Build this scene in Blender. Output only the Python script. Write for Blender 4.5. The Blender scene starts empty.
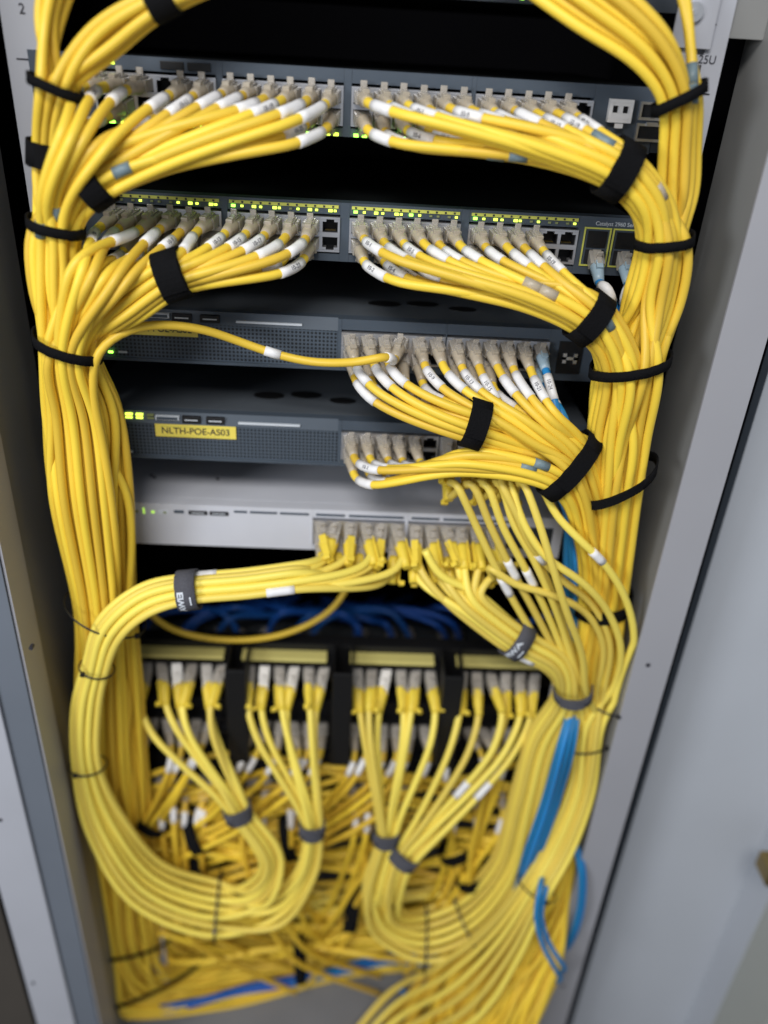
import bpy, bmesh, math, random
from mathutils import Vector, Matrix
random.seed(11)
scene = bpy.context.scene
COL = scene.collection

# ------------------------------------------------------------------ camera
TH, RO, YA, DD, CX, CZ, F = .520772, .062886, .049510, .653103, .011287, .063044, 823.45
fw = Vector((math.sin(YA)*math.cos(TH), math.cos(YA)*math.cos(TH), -math.sin(TH)))
rt0 = Vector((math.cos(YA), -math.sin(YA), 0)); up0 = rt0.cross(fw)
rt = math.cos(RO)*rt0 + math.sin(RO)*up0
up = -math.sin(RO)*rt0 + math.cos(RO)*up0
CAM = Vector((CX, -DD, CZ))
def P(x, y, Y=0.0):
    """the point of the upright plane at depth Y that stands at (x, y) in the photograph"""
    d = fw + rt*((x-384)/F) + up*((512-y)/F)
    return CAM + d*((Y-CAM.y)/d.y)
def YF(x, y, h=.012):
    """depth at which the view ray through (x, y) comes down to h above the cabinet's bottom plate"""
    d = fw + rt*((x-384)/F) + up*((512-y)/F)
    return (CAM + d*((-1.13+h-CAM.z)/d.z)).y
cd = bpy.data.cameras.new('camera'); co = bpy.data.objects.new('camera', cd); COL.objects.link(co)
M4 = Matrix((rt, up, -fw)).transposed().to_4x4(); M4.translation = CAM
co.matrix_world = M4
cd.sensor_fit = 'VERTICAL'; cd.sensor_height = 36; cd.sensor_width = 27; cd.lens = F/1024*36
cd.clip_start = .02; cd.clip_end = 60
cd.dof.use_dof = True; cd.dof.focus_distance = .63; cd.dof.aperture_fstop = 2.0
scene.camera = co

# ------------------------------------------------------------------ materials
def mat(name, col, rough=.5, metal=0., noise=0., nscale=60., bump=0., spec=.5, trans=0., emit=None, estr=0., ior=1.45):
    m = bpy.data.materials.new(name); m.use_nodes = True
    nt = m.node_tree; b = nt.nodes['Principled BSDF']
    b.inputs['Base Color'].default_value = (*col, 1); b.inputs['Roughness'].default_value = rough
    b.inputs['Metallic'].default_value = metal; b.inputs['Specular IOR Level'].default_value = spec
    b.inputs['Transmission Weight'].default_value = trans; b.inputs['IOR'].default_value = ior
    if emit: b.inputs['Emission Color'].default_value = (*emit, 1); b.inputs['Emission Strength'].default_value = estr
    if noise or bump:
        tc = nt.nodes.new('ShaderNodeTexCoord'); n = nt.nodes.new('ShaderNodeTexNoise')
        n.inputs['Scale'].default_value = nscale; n.inputs['Detail'].default_value = 4
        nt.links.new(tc.outputs['Object'], n.inputs['Vector'])
        if noise:
            mr = nt.nodes.new('ShaderNodeMapRange')
            mr.inputs['To Min'].default_value = 1-noise; mr.inputs['To Max'].default_value = 1+noise
            nt.links.new(n.outputs['Fac'], mr.inputs['Value'])
            vm = nt.nodes.new('ShaderNodeVectorMath'); vm.operation = 'SCALE'; vm.inputs[0].default_value = col
            nt.links.new(mr.outputs['Result'], vm.inputs['Scale']); nt.links.new(vm.outputs[0], b.inputs['Base Color'])
            mr2 = nt.nodes.new('ShaderNodeMapRange')
            mr2.inputs['To Min'].default_value = rough*.8; mr2.inputs['To Max'].default_value = min(1, rough*1.2)
            nt.links.new(n.outputs['Fac'], mr2.inputs['Value']); nt.links.new(mr2.outputs['Result'], b.inputs['Roughness'])
        if bump:
            bp = nt.nodes.new('ShaderNodeBump'); bp.inputs['Strength'].default_value = bump; bp.inputs['Distance'].default_value = .001
            nt.links.new(n.outputs['Fac'], bp.inputs['Height']); nt.links.new(bp.outputs['Normal'], b.inputs['Normal'])
    return m
def cable_mat(name, col):
    m = mat(name, col, .42, noise=.10, nscale=14, spec=.45)
    nt = m.node_tree; oi = nt.nodes.new('ShaderNodeObjectInfo'); b = nt.nodes['Principled BSDF']
    vm = [n for n in nt.nodes if n.type == 'VECT_MATH'][0]
    hs = nt.nodes.new('ShaderNodeHueSaturation')
    mr = nt.nodes.new('ShaderNodeMapRange'); mr.inputs['To Min'].default_value = .86; mr.inputs['To Max'].default_value = 1.12
    mh = nt.nodes.new('ShaderNodeMapRange'); mh.inputs['To Min'].default_value = .493; mh.inputs['To Max'].default_value = .505
    nt.links.new(oi.outputs['Random'], mr.inputs['Value']); nt.links.new(mr.outputs['Result'], hs.inputs['Value'])
    nt.links.new(oi.outputs['Random'], mh.inputs['Value']); nt.links.new(mh.outputs['Result'], hs.inputs['Hue'])
    nt.links.new(vm.outputs[0], hs.inputs['Color']); nt.links.new(hs.outputs['Color'], b.inputs['Base Color'])
    b.inputs['Subsurface Weight'].default_value = 0
    return m
MT = dict(
 yellow=cable_mat('yellow_pvc', (.85, .59, .058)), lemon=cable_mat('lemon_pvc', (.87, .69, .12)),
 amber=cable_mat('amber_pvc', (.78, .53, .045)), blue=cable_mat('blue_pvc', (.02, .22, .52)),
 deep=cable_mat('deep_blue_pvc', (.012, .09, .38)),
 clear=mat('clear_plastic', (.66, .61, .55), .2, trans=.45, noise=.05, nscale=200),
 boot=mat('milky_boot', (.60, .53, .43), .3, trans=.35, noise=.08, nscale=150),
 booty=mat('yellow_boot', (.83, .62, .06), .45, noise=.06, nscale=120),
 bootb=mat('blue_boot', (.42, .56, .66), .3, trans=.25, noise=.08, nscale=120),
 white=mat('white_sleeve', (.80, .79, .80), .45, noise=.04, nscale=200), bluegrey=mat('grey_marker', (.16, .22, .25), .45, noise=.3, nscale=300),
 roomfloor=mat('room_floor', (.06, .05, .04), .6, noise=.3, nscale=6), darkcover=mat('dark_cover', (.005, .006, .007), .85, spec=.08, noise=.2, nscale=18), ink=mat('ink', (.03, .03, .04), .6), greyink=mat('grey_ink', (.16, .16, .18), .6), pale=mat('pale_print', (.62, .66, .72), .6),
 velcro=mat('black_velcro', (.006, .006, .007), .95, noise=.5, nscale=900, bump=1, spec=.12), grey_velcro=mat('grey_velcro', (.085, .085, .10), .85, noise=.35, nscale=700, bump=.7, spec=.2),
 tie=mat('black_tie', (.012, .012, .012), .4),
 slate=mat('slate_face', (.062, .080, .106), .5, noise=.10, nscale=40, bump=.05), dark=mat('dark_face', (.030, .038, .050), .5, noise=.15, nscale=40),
 cover=mat('cover_metal', (.10, .115, .135), .55, metal=.2, noise=.18, nscale=18), pale_face=mat('pale_case', (.58, .59, .65), .5, noise=.05, nscale=30),
 silver=mat('port_shield', (.60, .60, .63), .3, metal=.75, noise=.1, nscale=90), black=mat('black_plastic', (.006, .006, .007), .5),
 hole=mat('port_cavity', (.010, .010, .012), .6), gold=mat('gold_pins', (.6, .42, .12), .3, metal=1),
 label=mat('yellow_label', (.84, .68, .12), .5, noise=.05, nscale=90), panel_strip=mat('panel_strip', (.66, .58, .20), .5, noise=.05, nscale=90), strip=mat('port_strip', (.62, .62, .12), .5, noise=.05, nscale=90),
 green=mat('green_led', (.1, .5, .05), .4, emit=(.35, 1, .08), estr=4), dimgreen=mat('dim_led', (.2, .5, .08), .4, emit=(.6, 1, .12), estr=.8), ygreen=mat('lime_led', (.4, .5, .05), .4, emit=(.75, 1, .10), estr=2.2), amberled=mat('unlit_led', (.25, .28, .12), .4),
 rail=mat('rail_paint', (.44, .45, .50), .45, noise=.06, nscale=12, bump=.05), wall=mat('cabinet_paint', (.235, .235, .232), .5, noise=.08, nscale=9, bump=.06),
 post=mat('post_paint', (.36, .36, .39), .5, noise=.06, nscale=9, bump=.06), door=mat('door_paint', (.50, .525, .575), .5, noise=.05, nscale=7, bump=.08),
 slatepost=mat('blue_grey_paint', (.15, .17, .205), .5, noise=.1, nscale=9, bump=.06), beige=mat('beige_paint', (.40, .41, .38), .5, noise=.06, nscale=9),
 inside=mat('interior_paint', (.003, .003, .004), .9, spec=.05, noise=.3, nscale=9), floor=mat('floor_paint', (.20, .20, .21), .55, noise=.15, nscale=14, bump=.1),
 brass=mat('brass', (.35, .25, .10), .3, metal=.9, noise=.1), bare=mat('zinc', (.7, .7, .72), .3, metal=.8, noise=.15, nscale=80),
)
# perforated grille of the two deep switches: dots are holes in the sheet, a pattern of the face itself
def grille_mat():
    m = mat('grille_face', (.060, .078, .105), .5); nt = m.node_tree; b = nt.nodes['Principled BSDF']
    tc = nt.nodes.new('ShaderNodeTexCoord'); mp = nt.nodes.new('ShaderNodeVectorMath'); mp.operation = 'SCALE'; mp.inputs['Scale'].default_value = 1/.0032
    fr = nt.nodes.new('ShaderNodeVectorMath'); fr.operation = 'FRACTION'
    sb = nt.nodes.new('ShaderNodeVectorMath'); sb.operation = 'SUBTRACT'; sb.inputs[1].default_value = (.5, .5, .5)
    mu = nt.nodes.new('ShaderNodeVectorMath'); mu.operation = 'MULTIPLY'; mu.inputs[1].default_value = (1, 0, 1)
    ln = nt.nodes.new('ShaderNodeVectorMath'); ln.operation = 'LENGTH'
    lt = nt.nodes.new('ShaderNodeMath'); lt.operation = 'LESS_THAN'; lt.inputs[1].default_value = .32
    mx = nt.nodes.new('ShaderNodeMix'); mx.data_type = 'RGBA'; mx.inputs[6].default_value = (.068, .088, .116, 1); mx.inputs[7].default_value = (.010, .012, .016, 1)
    L = nt.links.new
    L(tc.outputs['Object'], mp.inputs[0]); L(mp.outputs[0], fr.inputs[0]); L(fr.outputs[0], sb.inputs[0]); L(sb.outputs[0], mu.inputs[0])
    L(mu.outputs[0], ln.inputs[0]); L(ln.outputs['Value'], lt.inputs[0]); L(lt.outputs[0], mx.inputs[0]); L(mx.outputs[2], b.inputs['Base Color'])
    return m
MT['grille'] = grille_mat()

# ------------------------------------------------------------------ object helpers
def link(name, me, parent=None):
    o = bpy.data.objects.new(name, me); COL.objects.link(o)
    if parent: o.parent = parent
    return o
def tag(o, label=None, cat=None, group=None, kind=None):
    if label: o['label'] = label
    if cat: o['category'] = cat
    if group: o['group'] = group
    if kind: o['kind'] = kind
    return o
def empty(name, loc, label, cat, group=None):
    o = link(name, None); o.location = loc; o.empty_display_size = .02
    return tag(o, label, cat, group)
class MB:
    """collects shapes into one mesh"""
    def __init__(s): s.bm = bmesh.new()
    def box(s, x0, x1, y0, y1, z0, z1, bev=0.):
        vs = [s.bm.verts.new((x, y, z)) for x in (x0, x1) for y in (y0, y1) for z in (z0, z1)]
        fs = [s.bm.faces.new([vs[i] for i in f]) for f in ((0,1,3,2),(4,6,7,5),(0,4,5,1),(2,3,7,6),(0,2,6,4),(1,5,7,3))]
        if bev:
            es = list({e for f in fs for e in f.edges})
            bmesh.ops.bevel(s.bm, geom=es, offset=bev, segments=2, affect='EDGES', profile=.5)
        return s
    def prism(s, pts, y0, y1):                     # polygon in x,z pushed along y
        a = [s.bm.verts.new((x, y0, z)) for x, z in pts]; b = [s.bm.verts.new((x, y1, z)) for x, z in pts]
        n = len(pts); s.bm.faces.new(a); s.bm.faces.new(b[::-1])
        for i in range(n): s.bm.faces.new([a[i], b[i], b[(i+1) % n], a[(i+1) % n]])
        return s
    def prismx(s, pts, x0, x1):                    # polygon in y,z pushed along x
        a = [s.bm.verts.new((x0, y, z)) for y, z in pts]; b = [s.bm.verts.new((x1, y, z)) for y, z in pts]
        n = len(pts); s.bm.faces.new(a); s.bm.faces.new(b[::-1])
        for i in range(n): s.bm.faces.new([a[i], b[i], b[(i+1) % n], a[(i+1) % n]])
        return s
    def prismz(s, pts, z0, z1):
        a = [s.bm.verts.new((x, y, z0)) for x, y in pts]; b = [s.bm.verts.new((x, y, z1)) for x, y in pts]
        n = len(pts); s.bm.faces.new(a); s.bm.faces.new(b[::-1])
        for i in range(n): s.bm.faces.new([a[i], b[i], b[(i+1) % n], a[(i+1) % n]])
        return s
    def disc(s, x, z, r, y0, y1, rz=None, n=20):
        return s.prism([(x+r*math.cos(2*math.pi*i/n), z+(rz or r)*math.sin(2*math.pi*i/n)) for i in range(n)], y0, y1)
    def tube(s, pts, rad, n=10, cap=True):         # rad: number or list
        fr = frames(pts); rings = []
        for i, (p, (u, v)) in enumerate(zip(pts, fr)):
            r = rad[i] if isinstance(rad, (list, tuple)) else rad
            rings.append([s.bm.verts.new(p + u*(r*math.cos(2*math.pi*k/n)) + v*(r*math.sin(2*math.pi*k/n))) for k in range(n)])
        for a, b in zip(rings, rings[1:]):
            for k in range(n):
                f = s.bm.faces.new([a[k], a[(k+1) % n], b[(k+1) % n], b[k]]); f.smooth = True
        if cap: s.bm.faces.new(rings[0][::-1]); s.bm.faces.new(rings[-1])
        return s
    def mesh(s, name, m):
        me = bpy.data.meshes.new(name); bmesh.ops.recalc_face_normals(s.bm, faces=s.bm.faces[:])
        s.bm.to_mesh(me); s.bm.free(); me.materials.append(m); return me
    def build(s, name, m, parent=None, label=None):
        o = link(name, s.mesh(name, m), parent)
        if label: o['label'] = label
        return o
def frames(pts):
    T = []
    for i in range(len(pts)):
        a = pts[max(0, i-1)]; b = pts[min(len(pts)-1, i+1)]; t = (b-a)
        T.append(t.normalized() if t.length > 1e-9 else Vector((0, 0, 1)))
    u = T[0].orthogonal().normalized(); out = []
    for t in T:
        u = (u - t*u.dot(t)); u = u.normalized() if u.length > 1e-6 else t.orthogonal().normalized()
        out.append((u, t.cross(u)))
    return out
def text_mesh(s, size, m, name, bold=0.):
    c = bpy.data.curves.new(name, 'FONT'); c.body = s; c.size = size; c.align_x = 'CENTER'; c.align_y = 'CENTER'; c.extrude = .00012; c.offset = bold
    t = bpy.data.objects.new(name, c); COL.objects.link(t)
    dg = bpy.context.evaluated_depsgraph_get(); me = bpy.data.meshes.new_from_object(t.evaluated_get(dg))
    bpy.data.objects.remove(t); me.materials.clear(); me.materials.append(m); return me
def text(s, size, m, name, parent, loc, rot=None, bold=0.):
    o = link(name, text_mesh(s, size, m, name, bold), parent)
    mw = (rot or Matrix.Rotation(math.pi/2, 3, 'X')).to_4x4(); mw.translation = loc
    o.matrix_local = mw
    return o

# ------------------------------------------------------------------ the rack: layout constants (metres)
U = .0889
ZB = [0, -U, -2*U, -3*U, -4*U]                     # lower edge of the five switches
COLS = {0: [-.1705, -.081, .0095, .0975], 1: [-.1705, -.081, .0110, .1020], 2: [.0075, .0935], 3: [.0100, .0960], 4: [-.014, .074]}
PITCH = .014
ZROW = (.0265, .0135)                              # height of upper and lower port row above the switch's lower edge
def port(sw, k, row, y=0.):
    """centre of column k (0..) and row (0 upper, 1 lower)"""
    if sw < 5:
        return Vector((COLS[sw][k//6] + PITCH*(k % 6), y, ZB[sw] + ZROW[row]))
PPX = [-.197, -.088, .027, .141]
PPZ = [-.532, -.612, -.700]
def pport(pn, k):
    return Vector((PPX[k//6] + .0158*(k % 6), .03, PPZ[pn]))

# ------------------------------------------------------------------ plugs
def plug_mesh(long=False):
    b = MB(); b.box(-.0058, .0058, -.010, .006, -.0040, .0040, .0006)
    b.box(-.0032, .0032, -.0115, .002, .0044, .0054)                # latch lever
    b.box(-.0024, .0024, -.0060, -.0045, .0050, .0112, .0004)
    b.box(-.0019, .0019, -.0125, -.0062, .0055, .0072, .0003)
    if long: b.box(-.0056, .0056, -.0205, -.0102, -.0038, .0038, .0006)
    return b.mesh('connector', MT['clear'])
def boot_mesh(m):
    b = MB(); pts = [Vector((0, y, 0)) for y in (-.0085, -.011, -.015, -.020, -.025)]
    b.tube(pts, [.0052, .0056, .0050, .0044, .0038], 12)
    b.box(-.0026, .0026, -.016, -.009, .0040, .0070, .0005)
    return b.mesh('boot', m)
PLUG = plug_mesh(); PLUGL = plug_mesh(True); BOOT = {k: boot_mesh(MT[k]) for k in ('boot', 'bootb')}
b_ = MB(); b_.tube([Vector((0, y, 0)) for y in (-.0085, -.012, -.018, -.026, -.034)], [.0056, .0062, .0056, .0048, .0039], 12)
b_.box(-.0034, .0034, -.0150, -.006, .0050, .0064, .0005).box(-.0030, .0030, -.0330, -.0150, .0050, .0068, .0006).box(-.0030, .0030, -.0345, -.0300, .0069, .0115, .0006)
BOOT['booty'] = b_.mesh('boot', MT['booty'])

# ------------------------------------------------------------------ cables
def catmull(pts, step=.006):
    out = []
    Q = [pts[0]*2-pts[1]] + pts + [pts[-1]*2-pts[-2]]
    for i in range(1, len(Q)-2):
        p0, p1, p2, p3 = Q[i-1:i+3]
        d01 = max((p1-p0).length, 1e-5)**.5; d12 = max((p2-p1).length, 1e-5)**.5; d23 = max((p3-p2).length, 1e-5)**.5
        m1 = (p1-p0)/d01 - (p2-p0)/(d01+d12) + (p2-p1)/d12
        m2 = (p2-p1)/d12 - (p3-p1)/(d12+d23) + (p3-p2)/d23
        m1 *= d12; m2 *= d12
        n = max(2, int((p2-p1).length/step))
        for k in range(n):
            t = k/n; t2 = t*t; t3 = t2*t
            out.append(p1*(2*t3-3*t2+1) + m1*(t3-2*t2+t) + p2*(-2*t3+3*t2) + m2*(t3-t2))
    out.append(pts[-1]); return out
def smooth(pts, n=2):
    for _ in range(n):
        q = pts[:]
        for i in range(1, len(pts)-1): q[i] = (pts[i-1]+pts[i]*2+pts[i+1])/4
        pts = q
    return pts
def arc(pts, s0, s1):
    out = []; s = 0
    for a, b in zip(pts, pts[1:]):
        if s0 <= s <= s1: out.append(a)
        s += (b-a).length
    return out
class Cable:
    def __init__(s, name='patch_cable', m='yellow', r=.0034):
        s.pts = []; s.name = name; s.m = m; s.r = r; s.ends = []; s.sleeves = []; s.label = ''; s.group = None; s.key = random.random(); s.a = 0; s.b = 0; s.cat='cable'; s.free = False
    def plugged(s, pos, dirn, row=0, boot='boot', sleeve=(.030, .056), plug=True):
        """start (or end) at a port: pos on the face, dirn the way the cable leaves"""
        d = dirn.normalized()
        p = [pos + d*.002, pos + d*.012, pos + d*.024, pos+d*.030] + ([pos+d*.040] if boot == 'booty' else [])
        s.ends.append((pos, d, row, boot)); s.sleeve0 = sleeve
        return p
CABLES = []
def finish(c):
    pts = smooth(catmull(c.pts, .0055), 3)
    for p in pts:
        if not c.free and p.y > -.11 and p.y < .02: p.x = min(p.x, .2872-c.r); p.x = max(p.x, -.2645+c.r)
        p.z = max(p.z, -1.1295+c.r)
    root = MB().tube([p for p in pts], c.r, 10).build(c.name, MT[c.m])
    tag(root, c.label, c.cat, c.group)
    for pos, d, row, boot in c.ends:
        y = -d; x = y.cross(Vector((0, 0, 1 if row == 0 else -1))).normalized(); z = x.cross(y)
        R = Matrix((x, y, z)).transposed().to_4x4(); R.translation = pos
        o = link('connector', PLUGL if boot == 'booty' else PLUG, root); o.matrix_local = R
        o = link('boot', BOOT[boot], root); o.matrix_local = R
        if boot == 'booty': o.matrix_local = R @ Matrix.Translation((0, -.0075, 0)) @ Matrix.Rotation(random.choice((-1, 1))*random.uniform(.1, 1.5), 4, 'Y')
    for (s0, s1, mk, rev, txt) in c.sleeves:
        q = pts[::-1] if rev else pts
        seg = arc(q, s0, s1)
        if len(seg) < 2: continue
        o = MB().tube(seg, c.r+.0005, 12).build('marker_sleeve', MT[mk], root)
        if txt:
            mid = seg[len(seg)//2]; t = (seg[-1]-seg[0]).normalized()
            if t.dot(rt) < 0: t = -t
            view = (CAM-mid).normalized(); n = (view - t*view.dot(t)).normalized(); u = n.cross(t)
            R = Matrix((t, u, n)).transposed()
            text(txt, .0042, MT['greyink'], 'printed_number', o, mid + n*(c.r+.0006), R, .00002)
def marker_at(x, y, cables, m='bluegrey', L=.022):
    best = None
    for c in cables:
        q = smooth(catmull(c.pts, .0055), 3); s = 0
        for a, b in zip(q, q[1:]):
            v = a-CAM; w_ = v.dot(fw); px = 384+F*v.dot(rt)/w_; py = 512-F*v.dot(up)/w_
            d = math.hypot(px-x, py-y)
            if d < 6:
                sc = v.length*100 + d*.25
                if best is None or sc < best[0]: best = (sc, c, s)
            s += (b-a).length
    if best: best[1].sleeves.append((best[2]-L/2, best[2]+L/2, m, False, None))
def hexdisk(n):
    pts = []
    R = int(math.sqrt(n))+2
    ox, oy = .17, .11
    for i in range(-R, R+1):
        for j in range(-R, R+1):
            x = i + .5*(j % 2) + ox; y = j*.866 + oy
            pts.append((x*x+y*y, x, y))
    pts.sort(); pts = pts[:n]; m = max(math.sqrt(p[0]) for p in pts) or 1
    return [(p[1]/m, p[2]/m) for p in pts]
class St:
    """a cross-section of a bundle: centre at (x, y) in the photo at depth Y, half width in photo pixels, half depth in metres, heading"""
    def __init__(s, x, y, Y, hw, hd, dx, dy):
        s.C = P(x, y, Y); l = math.hypot(dx, dy); dx /= l; dy /= l
        s.T = (P(x+dx*4, y+dy*4, Y)-s.C).normalized()
        a = P(x+dy*4, y-dx*4, Y)-s.C
        s.hw = a.length/4*hw; v = CAM-s.C; d = (v - s.T*v.dot(s.T)).normalized(); s.D = d
        q = s.T.cross(d); s.A = (q if q.dot(a) > 0 else -q).normalized()
        s.hd = hd*1.12
    def at(s, a, b, r=.0031): return s.C + s.A*(a*max(s.hw-r, .001)) + s.D*(b*max(s.hd-r, .001))
def through(st, cables, noise=.0, order=None):
    """hand every cable its own place in the cross-section, as near as can be to where it wants to be"""
    slots = hexdisk(len(cables))
    cs = sorted(cables, key=lambda c: -(abs(c.a)+abs(c.b)) + random.random()*.3)
    for c in cs:
        wa = c.a + random.uniform(-noise, noise); wb = c.b + random.uniform(-noise, noise)
        k = min(range(len(slots)), key=lambda i: (slots[i][0]-wa)**2 + (slots[i][1]-wb)**2*.6)
        sa, sb = slots.pop(k)
        c.a, c.b = sa, sb
        c.pts.append(st.at(sa, sb, c.r))
def hermite(c, p1, t1, n=4, k0=.55, k1=.75):
    """lead from the last two points of the cable to p1 arriving along t1"""
    p0 = c.pts[-1]; t0 = (c.pts[-1]-c.pts[-2]).normalized(); L = (p1-p0).length
    for i in range(1, n+1):
        t = i/(n+1); t2 = t*t; t3 = t2*t
        c.pts.append(p0*(2*t3-3*t2+1) + t0*(L*k0)*(t3-2*t2+t) + p1*(-2*t3+3*t2) + t1*(L*k1)*(t3-t2))
def into(st, cables, noise=.12, k0=.55, k1=.9, n=3):
    """leads from ports converge on a cross-section"""
    tmp = {}
    for c in cables: tmp[c] = len(c.pts)
    through(st, cables, noise)
    for c in cables:
        p1 = c.pts.pop(); hermite(c, p1, st.T, n, k0, k1); c.pts.append(p1)

def ring_pts(st, grow, n=40, sq=2.0):
    out = []
    for i in range(n):
        t = 2*math.pi*i/n; ca, sa = math.cos(t), math.sin(t)
        out.append(st.C + st.A*((st.hw+grow)*math.copysign(abs(ca)**(2/sq), ca)) + st.D*((st.hd+grow)*math.copysign(abs(sa)**(2/sq), sa)))
    return out
def strap(st, width, label, m='velcro', grow=.0002, th=.0014, tilt=0., name='hook_and_loop_strap', writing=None):
    """flat band round a bundle; tilt slides the ring along the bundle from one side to the other"""
    bm = bmesh.new(); n = 44; rings = []
    inner = ring_pts(st, grow, n, 2.3); outer = ring_pts(st, grow+th, n, 2.3)
    for i in range(n):
        off = st.T*(tilt*(inner[i]-st.C).dot(st.A)) + st.T*random.uniform(-.0003, .0003)
        w = st.T*(width/2)
        rings.append([bm.verts.new(v) for v in (inner[i]+off-w, outer[i]+off-w*.96, outer[i]+off+w*.96, inner[i]+off+w)])
    for i in range(n):
        a, b = rings[i], rings[(i+1) % n]
        for k in range(4):
            f = bm.faces.new([a[k], a[(k+1) % 4], b[(k+1) % 4], b[k]]); f.smooth = True
    me = bpy.data.meshes.new(name); bmesh.ops.recalc_face_normals(bm, faces=bm.faces[:]); bm.to_mesh(me); bm.free(); me.materials.append(MT[m])
    o = link(name, me); tag(o, label, 'cable strap', None)
    # loose overlapping tail on the side that faces the room
    c = st.C + st.D*(st.hd+grow+th+.0011) ; seg = []
    tl = MB(); ang0, ang1 = .9, 2.1
    if not writing and width > .008:
        pts = []
        for i in range(7):
            t = ang0+(ang1-ang0)*i/6
            p = st.C + st.A*((st.hw+grow+th+.0006)*math.cos(t)) + st.D*((st.hd+grow+th+.0006)*math.sin(t))
            pts.append(p + st.T*(tilt*(p-st.C).dot(st.A)))
        bm = tl.bm; pr = None
        for i, p in enumerate(pts):
            nrm = (p-st.C).normalized(); w = st.T*(width*.46)
            q = [bm.verts.new(v) for v in (p-w, p-w+nrm*.0011, p+w+nrm*.0011, p+w)]
            if pr:
                for k in range(4): bm.faces.new([pr[k], pr[(k+1) % 4], q[(k+1) % 4], q[k]])
            else: bm.faces.new(q)
            pr = q
        bm.faces.new(pr[::-1]); tl.build('strap_tail', MT[m], o)
    if writing:
        for body, size, ta, along, flip in writing:
            me_ = text_mesh(body, size, MT['pale'], 'printed_word', .00025)
            R_ = (st.hw+st.hd)/2
            for v in me_.vertices:                      # wrap the lettering round the band
                t = ta + v.co.x/R_; rad = grow+th+.0004+v.co.z
                v.co = st.C + st.A*((st.hw*1.0+rad)*math.copysign(abs(math.cos(t))**(2/2.3), math.cos(t))) + st.D*((st.hd+rad)*math.copysign(abs(math.sin(t))**(2/2.3), math.sin(t))) - st.T*(v.co.y*flip - along)
            link('printed_word', me_, o)
    return o
def zip_tie(st, label, r=.0011, grow=.0008, tilt=0., name='cable_tie', head=.8):
    pts = ring_pts(st, grow, 36); pts = [p + st.T*(tilt*(p-st.C).dot(st.A)) for p in pts]
    b = MB(); n = 8
    fr = frames(pts+[pts[0]]); rings = []
    for i, p in enumerate(pts):
        o_ = (p-st.C); o_ = (o_ - st.T*o_.dot(st.T)).normalized()
        rings.append([b.bm.verts.new(p + o_*(r*.7*math.cos(2*math.pi*k/n)) + st.T*(r*1.3*math.sin(2*math.pi*k/n))) for k in range(n)])
    for i in range(len(rings)):
        a, c = rings[i], rings[(i+1) % len(rings)]
        for k in range(n):
            f = b.bm.faces.new([a[k], a[(k+1) % n], c[(k+1) % n], c[k]]); f.smooth = True
    o = b.build(name, MT['tie']); tag(o, label, 'cable tie')
    hp = st.C + st.A*((st.hw+grow)*math.cos(head)) + st.D*((st.hd+grow+.001)*math.sin(head)) + st.T*(tilt*st.hw*math.cos(head))
    hb = MB().box(-.0022, .0022, -.0022, .0022, -.0018, .0018, .0006); h = hb.build('tie_head', MT['tie'], o)
    R = Matrix((st.A, st.T, st.A.cross(st.T))).transposed().to_4x4(); R.translation = hp; h.matrix_local = R
    return o
#@@PART2
# ------------------------------------------------------------------ the cabinet
cab = empty('server_cabinet', (0, 0, -1.14), 'grey steel equipment cabinet with open front holding switches and yellow cables', 'cabinet')
def cpart(b, name, m, label=None, parent=None):
    me = b.mesh(name, MT[m]); o = link(name, me, parent or cab)
    if parent is None: o.matrix_local = Matrix.Translation((0, 0, 1.14))
    if label: o['label'] = label
    return o
ZT, ZF, ZD = .55, -1.13, -1.24
for s, x0, x1 in ((-1, -.237, -.208), (1, .2315, .2625)):
    b = MB()
    # flat front strip with square holes between its two edges, folded back on the outside
    hx = (x0+x1)/2 - s*(.004 if s > 0 else -.006)
    zs = [ZF]; z = -1.1
    holes = []
    while s > 0 and z < ZT-.02:
        holes.append(z); z += .01585 if (len(holes) % 3) else .0127
    b.box(x0, hx-.0048, .003, .005, ZF, ZT); b.box(hx+.0048, x1, .003, .005, ZF, ZT)
    prev = ZF
    for h in holes:
        b.box(hx-.0048, hx+.0048, .003, .005, prev, h-.0048); prev = h+.0048
    b.box(hx-.0048, hx+.0048, .003, .005, prev, ZT)
    xo = x1 if s > 0 else x0
    b.box(min(xo, xo-s*.002), max(xo, xo-s*.002), .005, .055, ZF, ZT)
    r = cpart(b, 'mounting_rail', 'rail', 'pale grey rail behind the %s cable bundles' % ('left' if s < 0 else 'right'))
    if s > 0:
        p = P(707.5, 60, .002); text('25U', .0075, MT['ink'], 'unit_number', r, (p.x, .0026, p.z))
        p = P(707, 24, .002); t = MB().box(p.x-.007, p.x+.007, .0024, .003, p.z-.0004, p.z+.0004).build('unit_mark', MT['ink'], r)
        p = P(703, 94, .002); MB().box(p.x-.005, p.x+.005, .0024, .003, p.z-.0004, p.z+.0004).build('unit_mark', MT['ink'], r)
    else:
        p = P(21.5, 9, .002); text('2', .009, MT['ink'], 'unit_number', r, (p.x, .0026, p.z))
        p = P(22, 59, .002); MB().box(p.x-.004, p.x+.004, .0024, .003, p.z-.0004, p.z+.0004).build('unit_mark', MT['ink'], r)
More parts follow.
